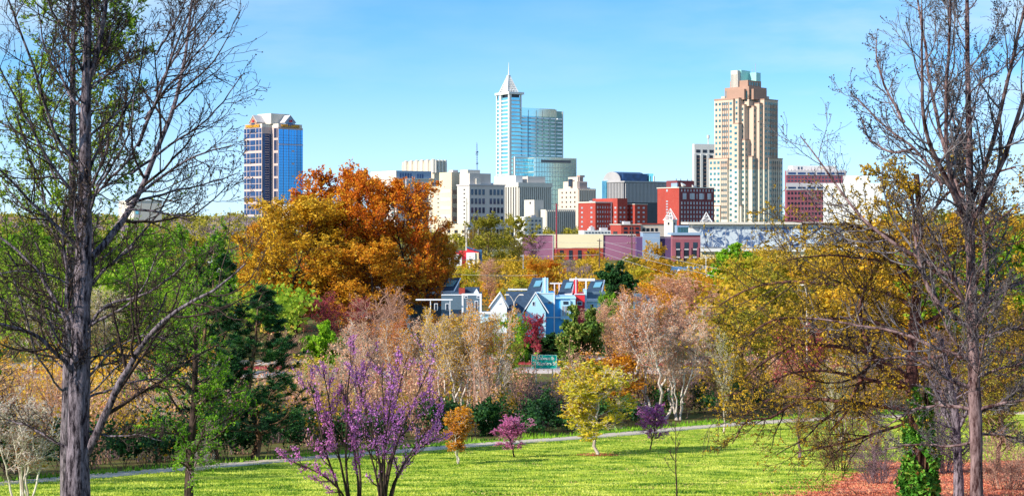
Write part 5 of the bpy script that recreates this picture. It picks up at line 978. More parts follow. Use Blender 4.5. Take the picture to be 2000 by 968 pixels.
hero('maple_tree', 'slimmer tree with fresh small green leaves, directly behind the big grey trunk at left', 'tree', 43,
 [([(133, 1060), (131, 960), (130, 880), (132, 760), (134, 640), (138, 500), (141, 380), (143, 250), (141, 120), (146, -20), (148, -100)], 14, 3)], [], 12, 132, B_GREY, leaf='spring', ls=.043, leaves=5, nauto=50, auto=(.22, .98, 55, .45), m2=9, m3=6, m4=4, up=.12, autolen=3.9, tw=.006, twbark=B_DARK,
 leafbox=lambda px, py, r: (r < np.where(py < 600, .62, .35)) & (r < np.where(px > 330, .25, 1)))
hero('young_tree', 'small dark-stemmed tree with bright green leaves beside the pine, right of the big trunk', 'tree', 50,
 [([(370, 1060), (368, 960), (372, 880), (380, 780), (382, 680), (385, 600), (380, 530), (384, 470)], 10, 2)], [([(374, 870), (345, 830), (310, 815)], 3, 1), ([(378, 800), (420, 770), (480, 760)], 3, 1)], 13, 370, B_DARK, leaf='bright', ls=.042, leaves=3, nauto=34, auto=(.2, .98, 62, .4), m2=8, m3=5, m4=4, up=.08, autolen=2.2, tw=.006, twbark=B_PURPLE)
# bare tree at right
hero('ash_tree', 'tall leafless tree with slender upswept limbs, straight trunk near the right edge', 'tree', 40,
 [([(1908, 1060), (1907, 960), (1908, 880), (1903, 760), (1900, 640), (1896, 520), (1894, 400), (1894, 300), (1891, 200), (1889, 100), (1889, 0), (1888, -90)], 15, 2.5)],
 [([(1897, 640), (1850, 615), (1815, 560), (1805, 500), (1795, 400)], 6, 2), ([(1895, 465), (1865, 400), (1842, 360), (1810, 320), (1785, 290), (1765, 240), (1760, 160), (1745, 90), (1738, 45)], 6, 1.5), ([(1895, 440), (1850, 370), (1830, 300), (1828, 200), (1822, 100), (1805, -20)], 5, 2), ([(1895, 430), (1870, 330), (1852, 220), (1845, 100), (1842, -40)], 5, 2), ([(1898, 430), (1930, 370), (1950, 300), (1965, 220), (1985, 120), (1998, 20)], 6, 2), ([(1897, 400), (1915, 300), (1925, 200), (1930, 100), (1935, -40)], 5, 2),
  ([(1895, 560), (1830, 520), (1760, 475), (1700, 420), (1665, 360), (1640, 310), (1604, 255)], 5, 1.2), ([(1840, 365), (1800, 300), (1750, 260), (1700, 215), (1675, 185)], 3.5, 1.2), ([(1765, 240), (1730, 170), (1725, 100), (1730, 70)], 3, 1.2), ([(1785, 290), (1740, 300), (1700, 280), (1680, 230)], 3, 1.2), ([(1903, 700), (1850, 690), (1790, 660), (1730, 650), (1670, 640), (1600, 635)], 5, 1.2), ([(1903, 760), (1860, 740), (1800, 700), (1740, 690), (1680, 700)], 4.5, 1.2), ([(1900, 620), (1940, 590), (1980, 560), (2030, 540)], 5, 2), ([(1902, 660), (1960, 640), (2020, 630)], 4, 2),
  ([(1898, 650), (1935, 590), (1945, 520), (1940, 440), (1955, 360)], 5, 2), ([(1905, 800), (1860, 790), (1800, 800), (1740, 840)], 4, 1.2), ([(1905, 800), (1950, 780), (2010, 770)], 4, 2), ([(1898, 600), (1860, 560), (1840, 500), (1790, 440), (1770, 400)], 4, 1.2), ([(1903, 740), (1950, 720), (2010, 700)], 3.5, 1.5), ([(1905, 860), (1850, 870), (1790, 860), (1730, 880)], 3, 1.2), ([(1905, 850), (1960, 850), (2010, 870)], 3, 1.2)],
 14, 1907, bark_mat('red_grey_bark', (.04, .015, .015), (.30, .20, .20), 6), nauto=22, auto=(.2, .98, 46, .3), m2=12, m3=6, m4=4, up=.16, tw=.006, bud=.024, twbark=bark_mat('silvery_twig_bark', (.04, .03, .035), (.24, .21, .22), 5, .2), lf2=.36, ang2=38, autolen=2.6)
# golden oak behind it
hero('oak_tree', 'wide spreading oak with bronze-gold leaves and gnarled low limbs, behind the tall bare tree', 'tree', 66,
 [([(1800, 1040), (1797, 960), (1793, 880), (1785, 800), (1778, 720), (1788, 600), (1797, 480), (1795, 380), (1790, 340)], 17, 5)],
 [([(1785, 760), (1740, 740), (1700, 700), (1680, 650), (1665, 600), (1690, 540), (1720, 500)], 6.1, 1.7), ([(1700, 700), (1672, 760), (1655, 815), (1620, 850)], 4.8, 1.4), ([(1780, 740), (1700, 690), (1640, 670), (1580, 665), (1520, 655), (1470, 690), (1430, 720)], 5.4, 1.4), ([(1785, 800), (1700, 790), (1620, 790), (1560, 780), (1505, 800), (1470, 850)], 5.4, 1.4), ([(1560, 782), (1500, 815), (1450, 815), (1420, 860)], 3.4, 1.0), ([(1785, 600), (1720, 560), (1650, 560), (1560, 550), (1480, 560), (1420, 600)], 4.8, 1.4), ([(1795, 520), (1740, 470), (1680, 450), (1600, 440), (1530, 440)], 4.1, 1.4), ([(1795, 560), (1850, 500), (1900, 450), (1960, 400)], 4.1, 1.4), ([(1790, 640), (1860, 600), (1940, 560), (2010, 540)], 4.1, 1.4), ([(1795, 430), (1760, 370), (1710, 340)], 2.7, 1.0), ([(1797, 440), (1850, 370), (1900, 350), (1960, 330)], 3.4, 1.4), ([(1785, 680), (1720, 630), (1640, 610), (1560, 620), (1500, 600), (1440, 640)], 4.1, 1.4), ([(1790, 560), (1740, 510), (1660, 500), (1590, 490), (1500, 500)], 3.4, 1.0), ([(1787, 700), (1860, 690), (1940, 680), (2020, 690)], 4.1, 1.4), ([(1792, 480), (1880, 480), (1960, 480), (2030, 460)], 3.4, 1.4), ([(1780, 760), (1700, 740), (1620, 720), (1540, 720), (1460, 760), (1400, 770)], 4.1, 1.0), ([(1790, 820), (1720, 850), (1650, 880), (1580, 900)], 3.4, 1.0), ([(1790, 400), (1830, 340), (1870, 300)], 2.4, 1.0)],
 15, 1797, B_RED, leaf='bronze', ls=.055, leaves=8, nauto=16, auto=(.3, .98, 60, .4), m2=11, m3=6, m4=4, up=.05, autolen=5, tw=.010, lf2=.5, twbark=B_DARK, depth=.8, leafbox=lambda px, py, r: (r < np.where(py > 800, .2, np.where(px > 1700, .45, .8))) & (py > 295 + (r - .3) * 60))
# ivy on the oak's trunk and the leaning neighbour
rng = np.random.default_rng(5); ph = rng.random(9000) ** .9; th = rng.random(9000) * 6.28; rr_ = .44 + .42 * rng.random(9000) * (1.1 - ph) * (1 + .8 * np.sin(ph * 13 + th) * np.sin(th * 2)); k_ = np.sin(ph * 22 + 2 * th) + np.sin(th * 3 + ph * 9) > -.7; ph, th, rr_ = ph[k_], th[k_], rr_[k_]
ivy = np.stack([rr_ * np.cos(th), rr_ * np.sin(th), ph * 4.8], 1); o = tag(empty('ivy', ((1796 - 1000) / F * 66, 66, gz(66))), 'thick green ivy sleeve climbing the lower oak trunk at right', 'ivy')
link('leaves', quadmesh('ivy_leaves', *leafq(ivy, .09, rng, .8)), o, ramp_mat('ivy_leaf', [(.02, .09, .01), (.07, .26, .02), (.20, .42, .05), (.45, .16, .05)], trans=.15, scale=1.5)); m_ = MB()
for k in range(9): t = k * .7; m_.bar((.42 * math.cos(t), .42 * math.sin(t), 0), (.40 * math.cos(t + .8), .40 * math.sin(t + .8), 5.5), .03, 5)
m_.build('vine_stems', B_BROWN, o)
hero('young_tree', 'bare grey tree leaning slightly between the ivy trunk and the straight bare trunk', 'tree', 58, [([(1872, 1040), (1873, 960), (1870, 880), (1866, 800), (1850, 720), (1838, 660)], 12, 4)], [([(1868, 830), (1840, 790), (1820, 730)], 5, 2), ([(1868, 850), (1890, 790), (1900, 720)], 4, 2)], 16, 1872, B_GREY, nauto=16, auto=(.3, .98, 55, .4), m2=7, m3=5, m4=3, autolen=2, tw=.009)
# redbuds in front
def redbud(label, D, px, stems, seed, leaf, w, ls=.028, lv=9, m2=9, m3=5):
    rng = np.random.default_rng(seed); bz = gz(D); org = np.array([(px - 1000) / F * D, D, bz]); o = tag(empty('redbud_tree', org), label, 'tree')
    P = np.stack([np.stack([(q[:, 0] - 1000) / F * D, D + np.linspace(0, rng.uniform(-1, 1) * w, 16), -(q[:, 1] - HY) / F * D], 1) - org for q in [resample(s, 16) for s in stems]]) + np.cumsum(rng.normal(size=(len(stems), 16, 3)), axis=1) * .008
    Rr = np.tile(np.linspace(.05, .012, 16), (len(stems), 1))
    P2, R2 = grow(P, Rr, m2, rng, .42, 1., 34, 10, .21, .6, n=8, up=.12, wander=.12, rr=.6); P3, R3 = grow(P2, R2, m3, rng, .15, 1., 38, 12, .42, .7, n=5, up=.1, wander=.15, rr=.6)
    link('trunk', quadmesh('trunk', *tubes(P, Rr, 8), smooth=True), o, B_DARK); link('branches', quadmesh('branches', *cat_mesh([tubes(P2, np.maximum(R2, .009), 4), tubes(P3, np.maximum(R3, .007), 3)]), smooth=True), o, B_DARK)
    C = np.concatenate([on_lines(P3, lv, rng, .05, .035), on_lines(P2, lv * 3, rng, .1, .04)]); g = np.sin(C[:, 0] * 5.1) + np.sin(C[:, 2] * 6.3 + 1) + np.sin(C[:, 1] * 5.7); C = C[g > -.9]
    link('blossom', quadmesh('blossom', *leafq(C, ls, rng, .8)), o, LM[leaf]); return o
redbud('large multi-stemmed redbud covered in violet blossom, right one of the front pair', 44, 752, [[(745, 1060), (742, 950), (748, 860), (745, 790), (740, 720)], [(750, 1060), (755, 940), (770, 880), (800, 800), (830, 745), (850, 690)], [(752, 1060), (765, 950), (800, 890), (835, 840), (862, 800)], [(748, 1060), (745, 900), (725, 820), (712, 770), (700, 720)], [(746, 1060), (742, 940), (760, 850), (785, 760), (800, 700)], [(748, 1060), (772, 930), (820, 880), (860, 865)], [(745, 1060), (735, 930), (715, 870), (700, 820)], [(745, 1060), (750, 880), (760, 800), (768, 740)], [(745, 1060), (755, 900), (790, 850), (820, 810), (840, 770)]], 21, 'purple', 1.2, lv=10)
redbud('open-branched redbud with thin violet and pink blossom, left one of the front pair', 46, 690, [[(692, 1060), (680, 960), (676, 880), (678, 800), (682, 730), (684, 690)], [(688, 1060), (665, 950), (640, 880), (625, 800), (612, 745)], [(690, 1060), (675, 960), (640, 920), (600, 900), (570, 888)], [(692, 1060), (700, 960), (690, 880), (680, 820), (672, 760)], [(690, 1060), (672, 930), (650, 850), (640, 780), (628, 720)], [(693, 1060), (705, 940), (690, 860), (700, 780), (712, 720)]], 22, 'pinkpurple', 1.1, lv=14, m2=9)
def sapling(px, D, top, label):
    rng = np.random.default_rng(31); o = tag(empty('sapling', ((px - 1000) / F * D, D, gz(D))), label, 'tree'); H = -(top - HY) / F * D - gz(D)
    P, Rr = stem(rng, (0, 0, -.2), (.02, 0, H), 14, .045, .01, .015); A, AR = grow(P, Rr, 11, rng, .35, .97, 42, 6, n=7, up=.12, wander=.06, rr=.5, lenabs=lambda t, S: .95 - .6 * t); A2, A2R = grow(A, AR, 4, rng, .3, 1, 40, 8, .4, .7, n=5, up=.1, wander=.1)
    link('trunk', quadmesh('trunk', *tubes(P, Rr, 8), smooth=True), o, B_DARK); link('branches', quadmesh('branches', *cat_mesh([tubes(A, np.maximum(AR, .011), 5), tubes(A2, np.maximum(A2R, .008), 4)]), smooth=True), o, B_DARK)
sapling(1322, 66, 830, 'thin leafless sapling standing alone on the lawn at bottom right of centre')

# ---------------------------------------------------------------- grown tree kinds
PR = {}
for i in range(3): PR['round%d' % i] = proto(100 + i, 10, 'round', 3.6, nl=26, m2=8, m3=6, leaves=11, ls=.125, clear=.16, ls2=.35, up=.05)
for i in range(2): PR['big%d' % i] = proto(110 + i, 28, 'round', 10.5, nl=36, m2=10, m3=8, leaves=12, ls=.22, clear=.14, ls2=.0, r=.5, jit=.25, tw=.03, l2=.46, up=.06)
for i in range(3): PR['airy%d' % i] = proto(120 + i, 10, 'oval', 3.0, nl=26, m2=8, m3=6, leaves=4, ls=.068, clear=.2, up=.14, ang=45, jit=.14, tw=.012)
for i in range(3): PR['bare%d' % i] = proto(130 + i, 10, 'oval', 3.0, nl=30, m2=9, m3=7, leaves=0, clear=.12, up=.16, ang=42, tw=.011)
for i in range(2): PR['multi%d' % i] = proto(140 + i, 12, 'vase', 3.0, stems=5, spread=.17, nl=14, m2=7, m3=6, leaves=2, ls=.075, clear=.45, up=.22, ang=36, r=.21, tw=.012)
PR['young'] = proto(150, 4, 'round', 1.2, stems=2, spread=.12, nl=20, m2=8, m3=6, leaves=5, ls=.045, clear=.3, up=.2, ang=38, r=.05, jit=.03, tw=.007)
PR['young2'] = proto(151, 4, 'round', 1.5, nl=22, m2=8, m3=6, leaves=8, ls=.042, clear=.28, up=.14, ang=48, r=.07, jit=.03, tw=.007)
PR['maple'] = proto(152, 7, 'round', 2.7, nl=30, m2=9, m3=7, leaves=8, ls=.08, ls2=.9, clear=.2, up=.16, ang=50, r=.11, jit=.04, tw=.009)
PR['dense'] = proto(153, 8, 'oval', 2.6, nl=44, m2=9, m3=6, leaves=13, ls=.15, clear=.03, up=.02, ang=70, r=.14)
PR['shrub0'] = shrub_proto(160, 3, 1.9, 16, leaves=7, ls=.12); PR['shrub1'] = shrub_proto(161, 3, 2.1, 14, leaves=5, ls=.10)
PR['thicket0'] = shrub_proto(162, 5, 2.4, 18, m2=9, m3=7, leaves=0, tw=.012, ang=35); PR['thicket1'] = shrub_proto(163, 5, 2.2, 16, m2=9, m3=7, leaves=0, tw=.012, ang=38)
PR['pine0'] = pine_proto(170, 11, 3.0, 60, 66)
PR['weep'] = proto(171, 5, 'round', 1.5, stems=6, spread=.16, nl=12, m2=8, m3=6, leaves=1, ls=.028, clear=.4, up=.1, ang=45, r=.10, tw=.008)
random.seed(4)
T = [
 # kind, px, D, top row, width, leaf, bark, name, label
 ('pine0', 420, 112, 462, 210, 'pine', B_BROWN, 'pine_tree', 'dark green pine with soft tufts standing behind the small green-leaved tree at left'),
 ('pine0', 492, 111, 560, 235, 'pine', B_BROWN, 'pine_tree', 'shorter broad dark pine just left of the bare thickets and the redbuds'),
 ('weep', 45, 56, 760, 150, 'rust', B_PALE, 'crape_myrtle', 'pale multi-stemmed shrub tree with a few red leaves at bottom left corner'),
 ('thicket1', 388, 98, 850, .8, None, B_PALE, 'crape_myrtle', 'small pale bare many-stemmed tree beside the path at left'),
 ('young', 895, 106, 794, 72, 'amber', B_PALE, 'maple_tree', 'small two-stemmed tree with orange leaves on the lawn right of the violet redbuds'),
 ('young2', 1003, 113, 808, 76, 'pink', B_DARK, 'redbud_tree', 'little round redbud in bright pink blossom on the lawn by the path'),
 ('maple', 1168, 116, 704, 150, 'lime', B_PALE, 'maple_tree', 'round yellow-green tree with pale trunk standing on the lawn below the path'),
 ('maple', 1196, 158, 690, 120, 'amber', B_BROWN, 'maple_tree', 'orange-yellow tree close behind the round yellow-green lawn tree'),
 ('young2', 1268, 121, 786, 64, 'pinkpurple', B_DARK, 'redbud_tree', 'purple-blossomed redbud with forked dark trunk beside the path, under the tall pale trunks'),
 ('airy0', 1413, 142, 640, .6, 'olive', B_PALE, 'young_tree', 'slim pale-trunked tree beside the path end, under the golden oak'),
 # tall pale group
 ('multi0', 1285, 158, 575, 190, 'salmon', B_PALE, 'crape_myrtle', 'tallest cluster of pale upright trunks with salmon twig tips, right of centre'),
 ('multi1', 1240, 161, 562, 110, 'amber', B_PINK, 'bare_tree', 'brown-trunked tall tree with orange-brown twig tips left of the pale trunks'),
 ('bare0', 1320, 176, 600, 1.0, None, B_PINK, 'bare_tree', 'pinkish bare tree right behind the pale upright trunks'),
 ('bare1', 1350, 170, 650, 1.0, None, B_PURPLE, 'bare_tree', 'purplish bare tree at the right foot of the pale trunks'),
 ('bare2', 1385, 180, 640, 1.2, None, B_PURPLE, 'bare_tree', 'lilac-grey bare tree left of the golden oak foliage'),
 ('airy1', 1190, 195, 585, 120, 'salmon', B_PINK, 'bare_tree', 'salmon-tinted twiggy tree right of the round magnolia'),
 ('airy2', 1215, 210, 610, 1.0, 'salmon', B_PINK, 'bare_tree', 'smaller salmon twiggy tree between magnolia and tall pale trunks'),
 ('airy0', 1310, 235, 535, 170, 'salmon', B_PINK, 'bare_tree', 'pink feathery tree rising behind the pale trunks'),
 ('airy2', 1352, 250, 560, 1.2, 'salmon', B_PINK, 'bare_tree', 'pink feathery tree left of the olive trees at right'),
 ('round0', 1448, 190, 590, 1.2, 'olive', B_BROWN, 'oak_tree', 'olive-gold tree left of the big oak, behind the path end'),
 ('round1', 1500, 230, 530, 1.2, 'olive', B_BROWN, 'oak_tree', 'olive-green tree behind the golden oak, below the mosaic wall'),
 ('round2', 1462, 330, 497, 1.2, 'lime', B_BROWN, 'shade_tree', 'yellow-green tree in front of the mosaic hall ledge'),
 ('dense', 1443, 420, 476, 1.2, 'bright', B_BROWN, 'shade_tree', 'vivid green treetop against the white wall under the mosaic'),
 ('round0', 1560, 260, 500, 1.3, 'olive', B_BROWN, 'oak_tree', 'olive tree seen through the left part of the golden oak'),
 ('round1', 1640, 240, 480, 1.3, 'bronze', B_BROWN, 'oak_tree', 'bronze tree filling in behind the middle of the golden oak'),
 ('round2', 1720, 210, 440, 1.3, 'gold', B_BROWN, 'oak_tree', 'golden tree behind the reddish upper oak trunk'),
 ('round0', 1830, 180, 400, 1.2, 'gold', B_BROWN, 'oak_tree', 'golden tree behind the bare straight trunk at right'),
 ('round1', 1940, 190, 380, 1.3, 'olive', B_BROWN, 'oak_tree', 'olive-gold tree at the right edge behind the bare limbs'),
 ('round2', 2010, 150, 430, 1.2, 'spring', B_BROWN, 'shade_tree', 'green-leaved tree cut off by the right edge'),
 ('airy1', 1590, 170, 620, 1.4, 'crimson', B_RED, 'redbud_tree', 'dull crimson tree glimpsed through the golden oak above the path'),
 ('airy0', 1700, 160, 560, 1.4, 'bronze', B_BROWN, 'oak_tree', 'thin bronze tree below the gnarled oak limb'),
 ('airy2', 1960, 130, 560, 1.3, 'bronze', B_BROWN, 'oak_tree', 'thin bronze tree low at the right edge'),
 ('multi1', 1640, 120, 700, .8, 'olive', B_PALE, 'bare_tree', 'cluster of thin pale trunks rising from the lawn under the oak'),
 ('bare1', 1860, 130, 640, 1.3, None, B_PURPLE, 'bare_tree', 'grey bare tree behind the two leaning right-hand trunks'),
 # middle belt
 ('multi0', 885, 148, 602, 140, 'gold', B_PALE, 'birch_tree', 'pale forked tree with golden crown in front of the slate house'),
 ('multi1', 945, 147, 590, 120, 'amber', B_PALE, 'birch_tree', 'group of leaning pinkish-white stems in front of the white gabled cottage'),
 ('airy0', 905, 190, 612, 110, 'gold', B_BROWN, 'shade_tree', 'golden leafy tree against the slate house wall'),
 ('airy2', 850, 195, 608, 110, 'amber', B_BROWN, 'shade_tree', 'amber tree in front of the porch beam at the dark teal house'),
 ('airy1', 775, 165, 615, 120, 'orange', B_PINK, 'bare_tree', 'orange-tinted twiggy tree above the violet redbud'),
 ('airy1', 965, 200, 612, 80, 'lime', B_BROWN, 'shade_tree', 'yellow-green tree between the slate house and the twin-arm lamp'),
 ('round0', 1000, 175, 606, 64, 'bright', B_BROWN, 'shade_tree', 'bright green narrow tree in front of the light blue gable'),
 ('airy2', 975, 160, 660, 80, 'olive', B_BROWN, 'shade_tree', 'olive twiggy tree left of the green highway sign'),
 ('young2', 1036, 232, 610, 62, 'crimson', B_DARK, 'redbud_tree', 'crimson-pink blossoming tree against the light blue gable wall'),
 ('dense', 1126, 190, 600, 96, 'magnolia', B_BROWN, 'magnolia_tree', 'dense rounded dark green magnolia beside the highway right of the sign'),
 ('dense', 1075, 240, 650, 70, 'dark', B_BROWN, 'holly_tree', 'dark green shrubby tree under the blue townhouse'),
 ('dense', 1020, 236, 655, 50, 'dark', B_BROWN, 'holly_tree', 'dark evergreen just above the highway sign'),
 ('round2', 1185, 255, 568, 50, 'bright', B_BROWN, 'shade_tree', 'light green tree in front of the rightmost dark blue townhouse'),
 ('dense', 1205, 330, 512, .95, 'dark', B_BROWN, 'cedar_tree', 'dark round evergreen behind the houses, below the purple warehouse wall'),
 ('thicket0', 1065, 150, 735, 100, None, B_PURPLE, 'bare_tree', 'purple-grey bare thicket tree just below the highway sign'),
 ('thicket1', 1030, 156, 735, 90, None, B_PURPLE, 'bare_tree', 'purple-grey twiggy bush left of the thicket under the highway sign'),
 ('thicket0', 1095, 152, 760, 80, None, B_PURPLE, 'bare_tree', 'low purple-grey bush beside the round yellow-green tree'),
 ('airy2', 820, 175, 620, 1.2, 'salmon', B_PALE, 'bare_tree', 'salmon-tipped pale twiggy tree left of the forked pale tree'),
 ('bare0', 735, 190, 575, 1.2, None, B_PINK, 'bare_tree', 'pale pinkish bare tree in front of the long grey house'),
 ('airy0', 700, 160, 625, 1.1, 'salmon', B_PALE, 'bare_tree', 'pale thin salmon-tipped tree just above the pink redbud top'),
 ('bare2', 770, 200, 560, 1.1, None, B_PINK, 'bare_tree', 'taller pinkish bare tree below the rust-orange crown'),
 ('dense', 632, 178, 630, 90, 'bright', B_BROWN, 'shade_tree', 'vivid green rounded tree below the big golden oak'),
 ('round1', 605, 160, 690, 110, 'lime', B_BROWN, 'shade_tree', 'yellow-green bush-like tree left of the redbuds'),
 ('airy0', 590, 150, 720, 1.1, 'straw', B_PALE, 'bare_tree', 'straw-coloured twiggy tree between pine and redbuds'),
 ('bare0', 560, 175, 640, 1.2, None, B_PINK, 'bare_tree', 'pinkish bare tree right of the dark pine, under the yellow house'),
 ('thicket1', 540, 130, 770, 1.0, None, B_PURPLE, 'bare_tree', 'grey leafless thicket at the path edge right of the pine'),
 ('thicket0', 600, 136, 760, 1.0, None, B_PURPLE, 'bare_tree', 'grey leafless thicket left of the open redbud'),
 ('dense', 958, 138, 775, .8, 'dark', B_BROWN, 'holly_tree', 'dark glossy evergreen between the small orange and pink lawn trees'),
 ('dense', 930, 150, 790, .8, 'dark', B_BROWN, 'holly_tree', 'dark evergreen right behind the small orange tree'),
 ('dense', 860, 145, 790, .9, 'dark', B_BROWN, 'holly_tree', 'dark evergreen left of the small orange tree'),
 ('bare1', 1130, 140, 740, .8, None, B_PALE, 'bare_tree', 'pale slender bare tree just left of the round yellow-green tree'),
 ('multi0', 1400, 166, 700, .9, 'bronze', B_PINK, 'bare_tree', 'leaning reddish trunks by the path right of the purple redbud'),
 ('bare2', 1340, 160, 720, 1.0, None, B_PINK, 'bare_tree', 'small pinkish bare tree right of the purple redbud'),
 ('airy2', 1440, 175, 690, 1.0, 'olive', B_BROWN, 'bare_tree', 'olive twiggy tree above the far end of the path'),
 # big golden / rust trees
 ('big0', 572, 265, 385, 265, 'gold', B_DARK, 'oak_tree', 'large rounded golden tree, left part of the great autumn-coloured mass'),
 ('big1', 685, 280, 328, 230, 'orange', B_DARK, 'oak_tree', 'tallest rust-orange tree between the blue tower and the courthouse'),
 ('big0', 795, 275, 352, 200, 'orange', B_DARK, 'oak_tree', 'rust-orange tree at the right of the great autumn-coloured mass'),
 ('big1', 735, 262, 470, 200, 'amber', B_DARK, 'oak_tree', 'golden middle tree below the rust-orange treetops'),
 ('big1', 525, 300, 425, 130, 'amber', B_DARK, 'oak_tree', 'amber tree at the left shoulder of the great golden tree'),
 ('big0', 845, 285, 455, 110, 'amber', B_DARK, 'oak_tree', 'amber tree at the right foot of the rust-orange mass'),
 ('airy1', 650, 240, 570, 1.4, 'crimson', B_RED, 'redbud_tree', 'dark crimson twiggy tree at the foot of the golden oak'),
 ('airy0', 700, 245, 580, 1.3, 'crimson', B_RED, 'redbud_tree', 'crimson twiggy tree right of its darker twin below the golden oak'),
 # beyond the houses
 ('round0', 955, 540, 415, .95, 'olive', B_BROWN, 'shade_tree', 'olive tree standing before the grey colonnade'),
 ('round2', 1000, 560, 418, .95, 'olive', B_BROWN, 'shade_tree', 'olive tree hiding the narrow white stair tower'),
 ('airy1', 925, 560, 440, .9, 'bronze', B_BROWN, 'shade_tree', 'bronze thin tree beside the two white steel poles'),
 ('bare0', 1045, 560, 458, 1.3, None, B_PURPLE, 'bare_tree', 'bare purple-grey tree against the left mauve warehouse wall'),
 ('airy1', 1020, 540, 462, 1.0, 'olive', B_BROWN, 'shade_tree', 'dark olive tree at the warehouse left corner'),
 ('round1', 1050, 400, 500, 1.1, 'amber', B_BROWN, 'shade_tree', 'orange-gold round tree above the dark cottage roof'),
 ('round0', 1078, 410, 506, .9, 'orange', B_BROWN, 'shade_tree', 'orange tree beside the round orange-gold one'),
 ('airy2', 960, 380, 505, 1.4, 'salmon', B_PINK, 'bare_tree', 'pinkish twiggy tree behind the slate house roof'),
 ('round1', 905, 370, 520, 1.1, 'lime', B_BROWN, 'shade_tree', 'lime tree below the maroon row house'),
 ('round2', 1010, 340, 540, 1.2, 'lime', B_BROWN, 'shade_tree', 'yellow-green low tree behind the cottage ridge'),
 ('airy0', 1110, 430, 505, 1.3, 'lilac', B_PURPLE, 'bare_tree', 'lilac-grey twiggy tree left of the dark wooden pole'),
 ('airy1', 1140, 400, 515, 1.3, 'lilac', B_PURPLE, 'bare_tree', 'lilac-grey twiggy tree right behind the red townhouse'),
 ('round0', 1095, 560, 492, .9, 'gold', B_BROWN, 'shade_tree', 'small golden tree before the warehouse brick-red base'),
 ('round2', 1158, 560, 484, .9, 'gold', B_BROWN, 'shade_tree', 'golden tree at the right end of the brick-red base'),
 ('round1', 1270, 500, 470, 1.0, 'gold', B_BROWN, 'shade_tree', 'golden tree in front of the blue-grey panelled block'),
 ('round0', 1238, 470, 496, 1.0, 'olive', B_BROWN, 'shade_tree', 'olive tree left of the golden one under the purple wall'),
 ('round2', 1295, 430, 506, 1.2, 'gold', B_BROWN, 'shade_tree', 'broad golden tree left of the blue-roofed house'),
 ('round0', 1255, 390, 520, 1.2, 'lime', B_BROWN, 'shade_tree', 'yellow tree in front of the broad golden one'),
 ('round1', 1335, 380, 535, 1.1, 'lime', B_BROWN, 'shade_tree', 'lime bushy tree before the blue-roofed house'),
 ('airy2', 1415, 300, 560, 1.3, 'salmon', B_PINK, 'bare_tree', 'peach twiggy tree below the small brick cottage'),
 ('airy0', 1330, 600, 505, .8, 'rust', B_BROWN, 'bare_tree', 'low rust-brown tree at the base of the mauve brick building'),
 ('bare1', 1375, 600, 500, .9, None, B_PURPLE, 'bare_tree', 'bare shrubby tree against the pale wall under the mosaic'),
 ('airy0', 1410, 600, 502, .9, 'bronze', B_BROWN, 'bare_tree', 'thin brown tree against the pale wall under the mosaic'),
 # left valley
 ('round0', 300, 330, 440, 1.1, 'bright', B_BROWN, 'shade_tree', 'fresh green tree behind the right limbs of the big left tree'),
 ('round1', 235, 300, 450, 1.2, 'spring', B_BROWN, 'shade_tree', 'green tree just right of the big left trunk in the valley'),
 ('round2', 370, 360, 450, 1.1, 'olive', B_BROWN, 'shade_tree', 'olive tree left of the dark pine top'),
 ('round0', 60, 320, 440, 1.3, 'bright', B_BROWN, 'shade_tree', 'bright green spreading tree at the left edge of the valley'),
 ('round1', 110, 280, 480, 1.2, 'spring', B_BROWN, 'shade_tree', 'green tree left of the big trunks in the valley'),
 ('round2', 10, 260, 500, 1.2, 'spring', B_BROWN, 'shade_tree', 'green tree cut off by the left edge'),
 ('round1', 290, 240, 510, 1.3, 'bright', B_BROWN, 'shade_tree', 'big fresh green tree below the first one, right of the left trunk'),
 ('airy0', 200, 220, 560, 1.3, 'straw', B_PALE, 'bare_tree', 'straw-coloured twiggy tree just right of the left trunk'),
 ('airy1', 340, 210, 570, 1.3, 'spring', B_BROWN, 'shade_tree', 'thin green tree left of the pine'),
 ('airy2', 60, 215, 540, 1.3, 'olive', B_PALE, 'bare_tree', 'olive thin tree above the yellow field'),
 ('bare0', 450, 480, 470, 1.4, None, B_PURPLE, 'bare_tree', 'grey-violet bare tree below the blue tower'),
 ('bare2', 480, 400, 490, 1.3, None, B_PURPLE, 'bare_tree', 'grey-violet bare tree left of the amber tree'),
 ('round2', 500, 380, 505, 1.0, 'bright', B_BROWN, 'shade_tree', 'small bright green tree left of the great golden tree'),
 ('round0', 450, 700, 446, 1.2, 'bronze', B_BROWN, 'shade_tree', 'bronze treetop below the left side of the blue tower'),
 ('bare1', 400, 650, 440, 1.5, None, B_PURPLE, 'bare_tree', 'mauve-brown bare treetop on the left horizon'),
 ('bare2', -70, 84, 560, 240, None, B_DARK, 'bare_tree', 'added leafless dark tree shading the lawn, twigs leaning in from the left edge'),  # added at the left edge to throw shade on the lawn
 ('round0', -130, 92, 500, 260, 'spring', B_DARK, 'shade_tree', 'added green tree past the left edge, there to shade the lawn'),  # second added tree, out of view, also there to shade the lawn
 ('multi0', 712, 152, 650, 90, 'salmon', B_PALE, 'bare_tree', 'white-stemmed tree with salmon tips right above the open redbud'),
 ('multi1', 790, 158, 625, 100, 'amber', B_PALE, 'bare_tree', 'white-stemmed tree with amber tips above the violet redbud'),
 ('multi1', 905, 150, 630, 90, 'gold', B_PALE, 'bare_tree', 'white-stemmed tree with golden tips right behind the small orange tree'),
 ('multi0', 955, 146, 690, 80, None, B_PALE, 'bare_tree', 'short white leafless stems left of the small pink redbud'),
 ('multi1', 1325, 158, 620, 110, 'salmon', B_PALE, 'bare_tree', 'white-stemmed salmon-tipped tree just right of the tallest pale trunks'),
 ('multi0', 1075, 160, 745, 60, 'lilac', B_PURPLE, 'bare_tree', 'small lilac twiggy clump under the highway sign'),
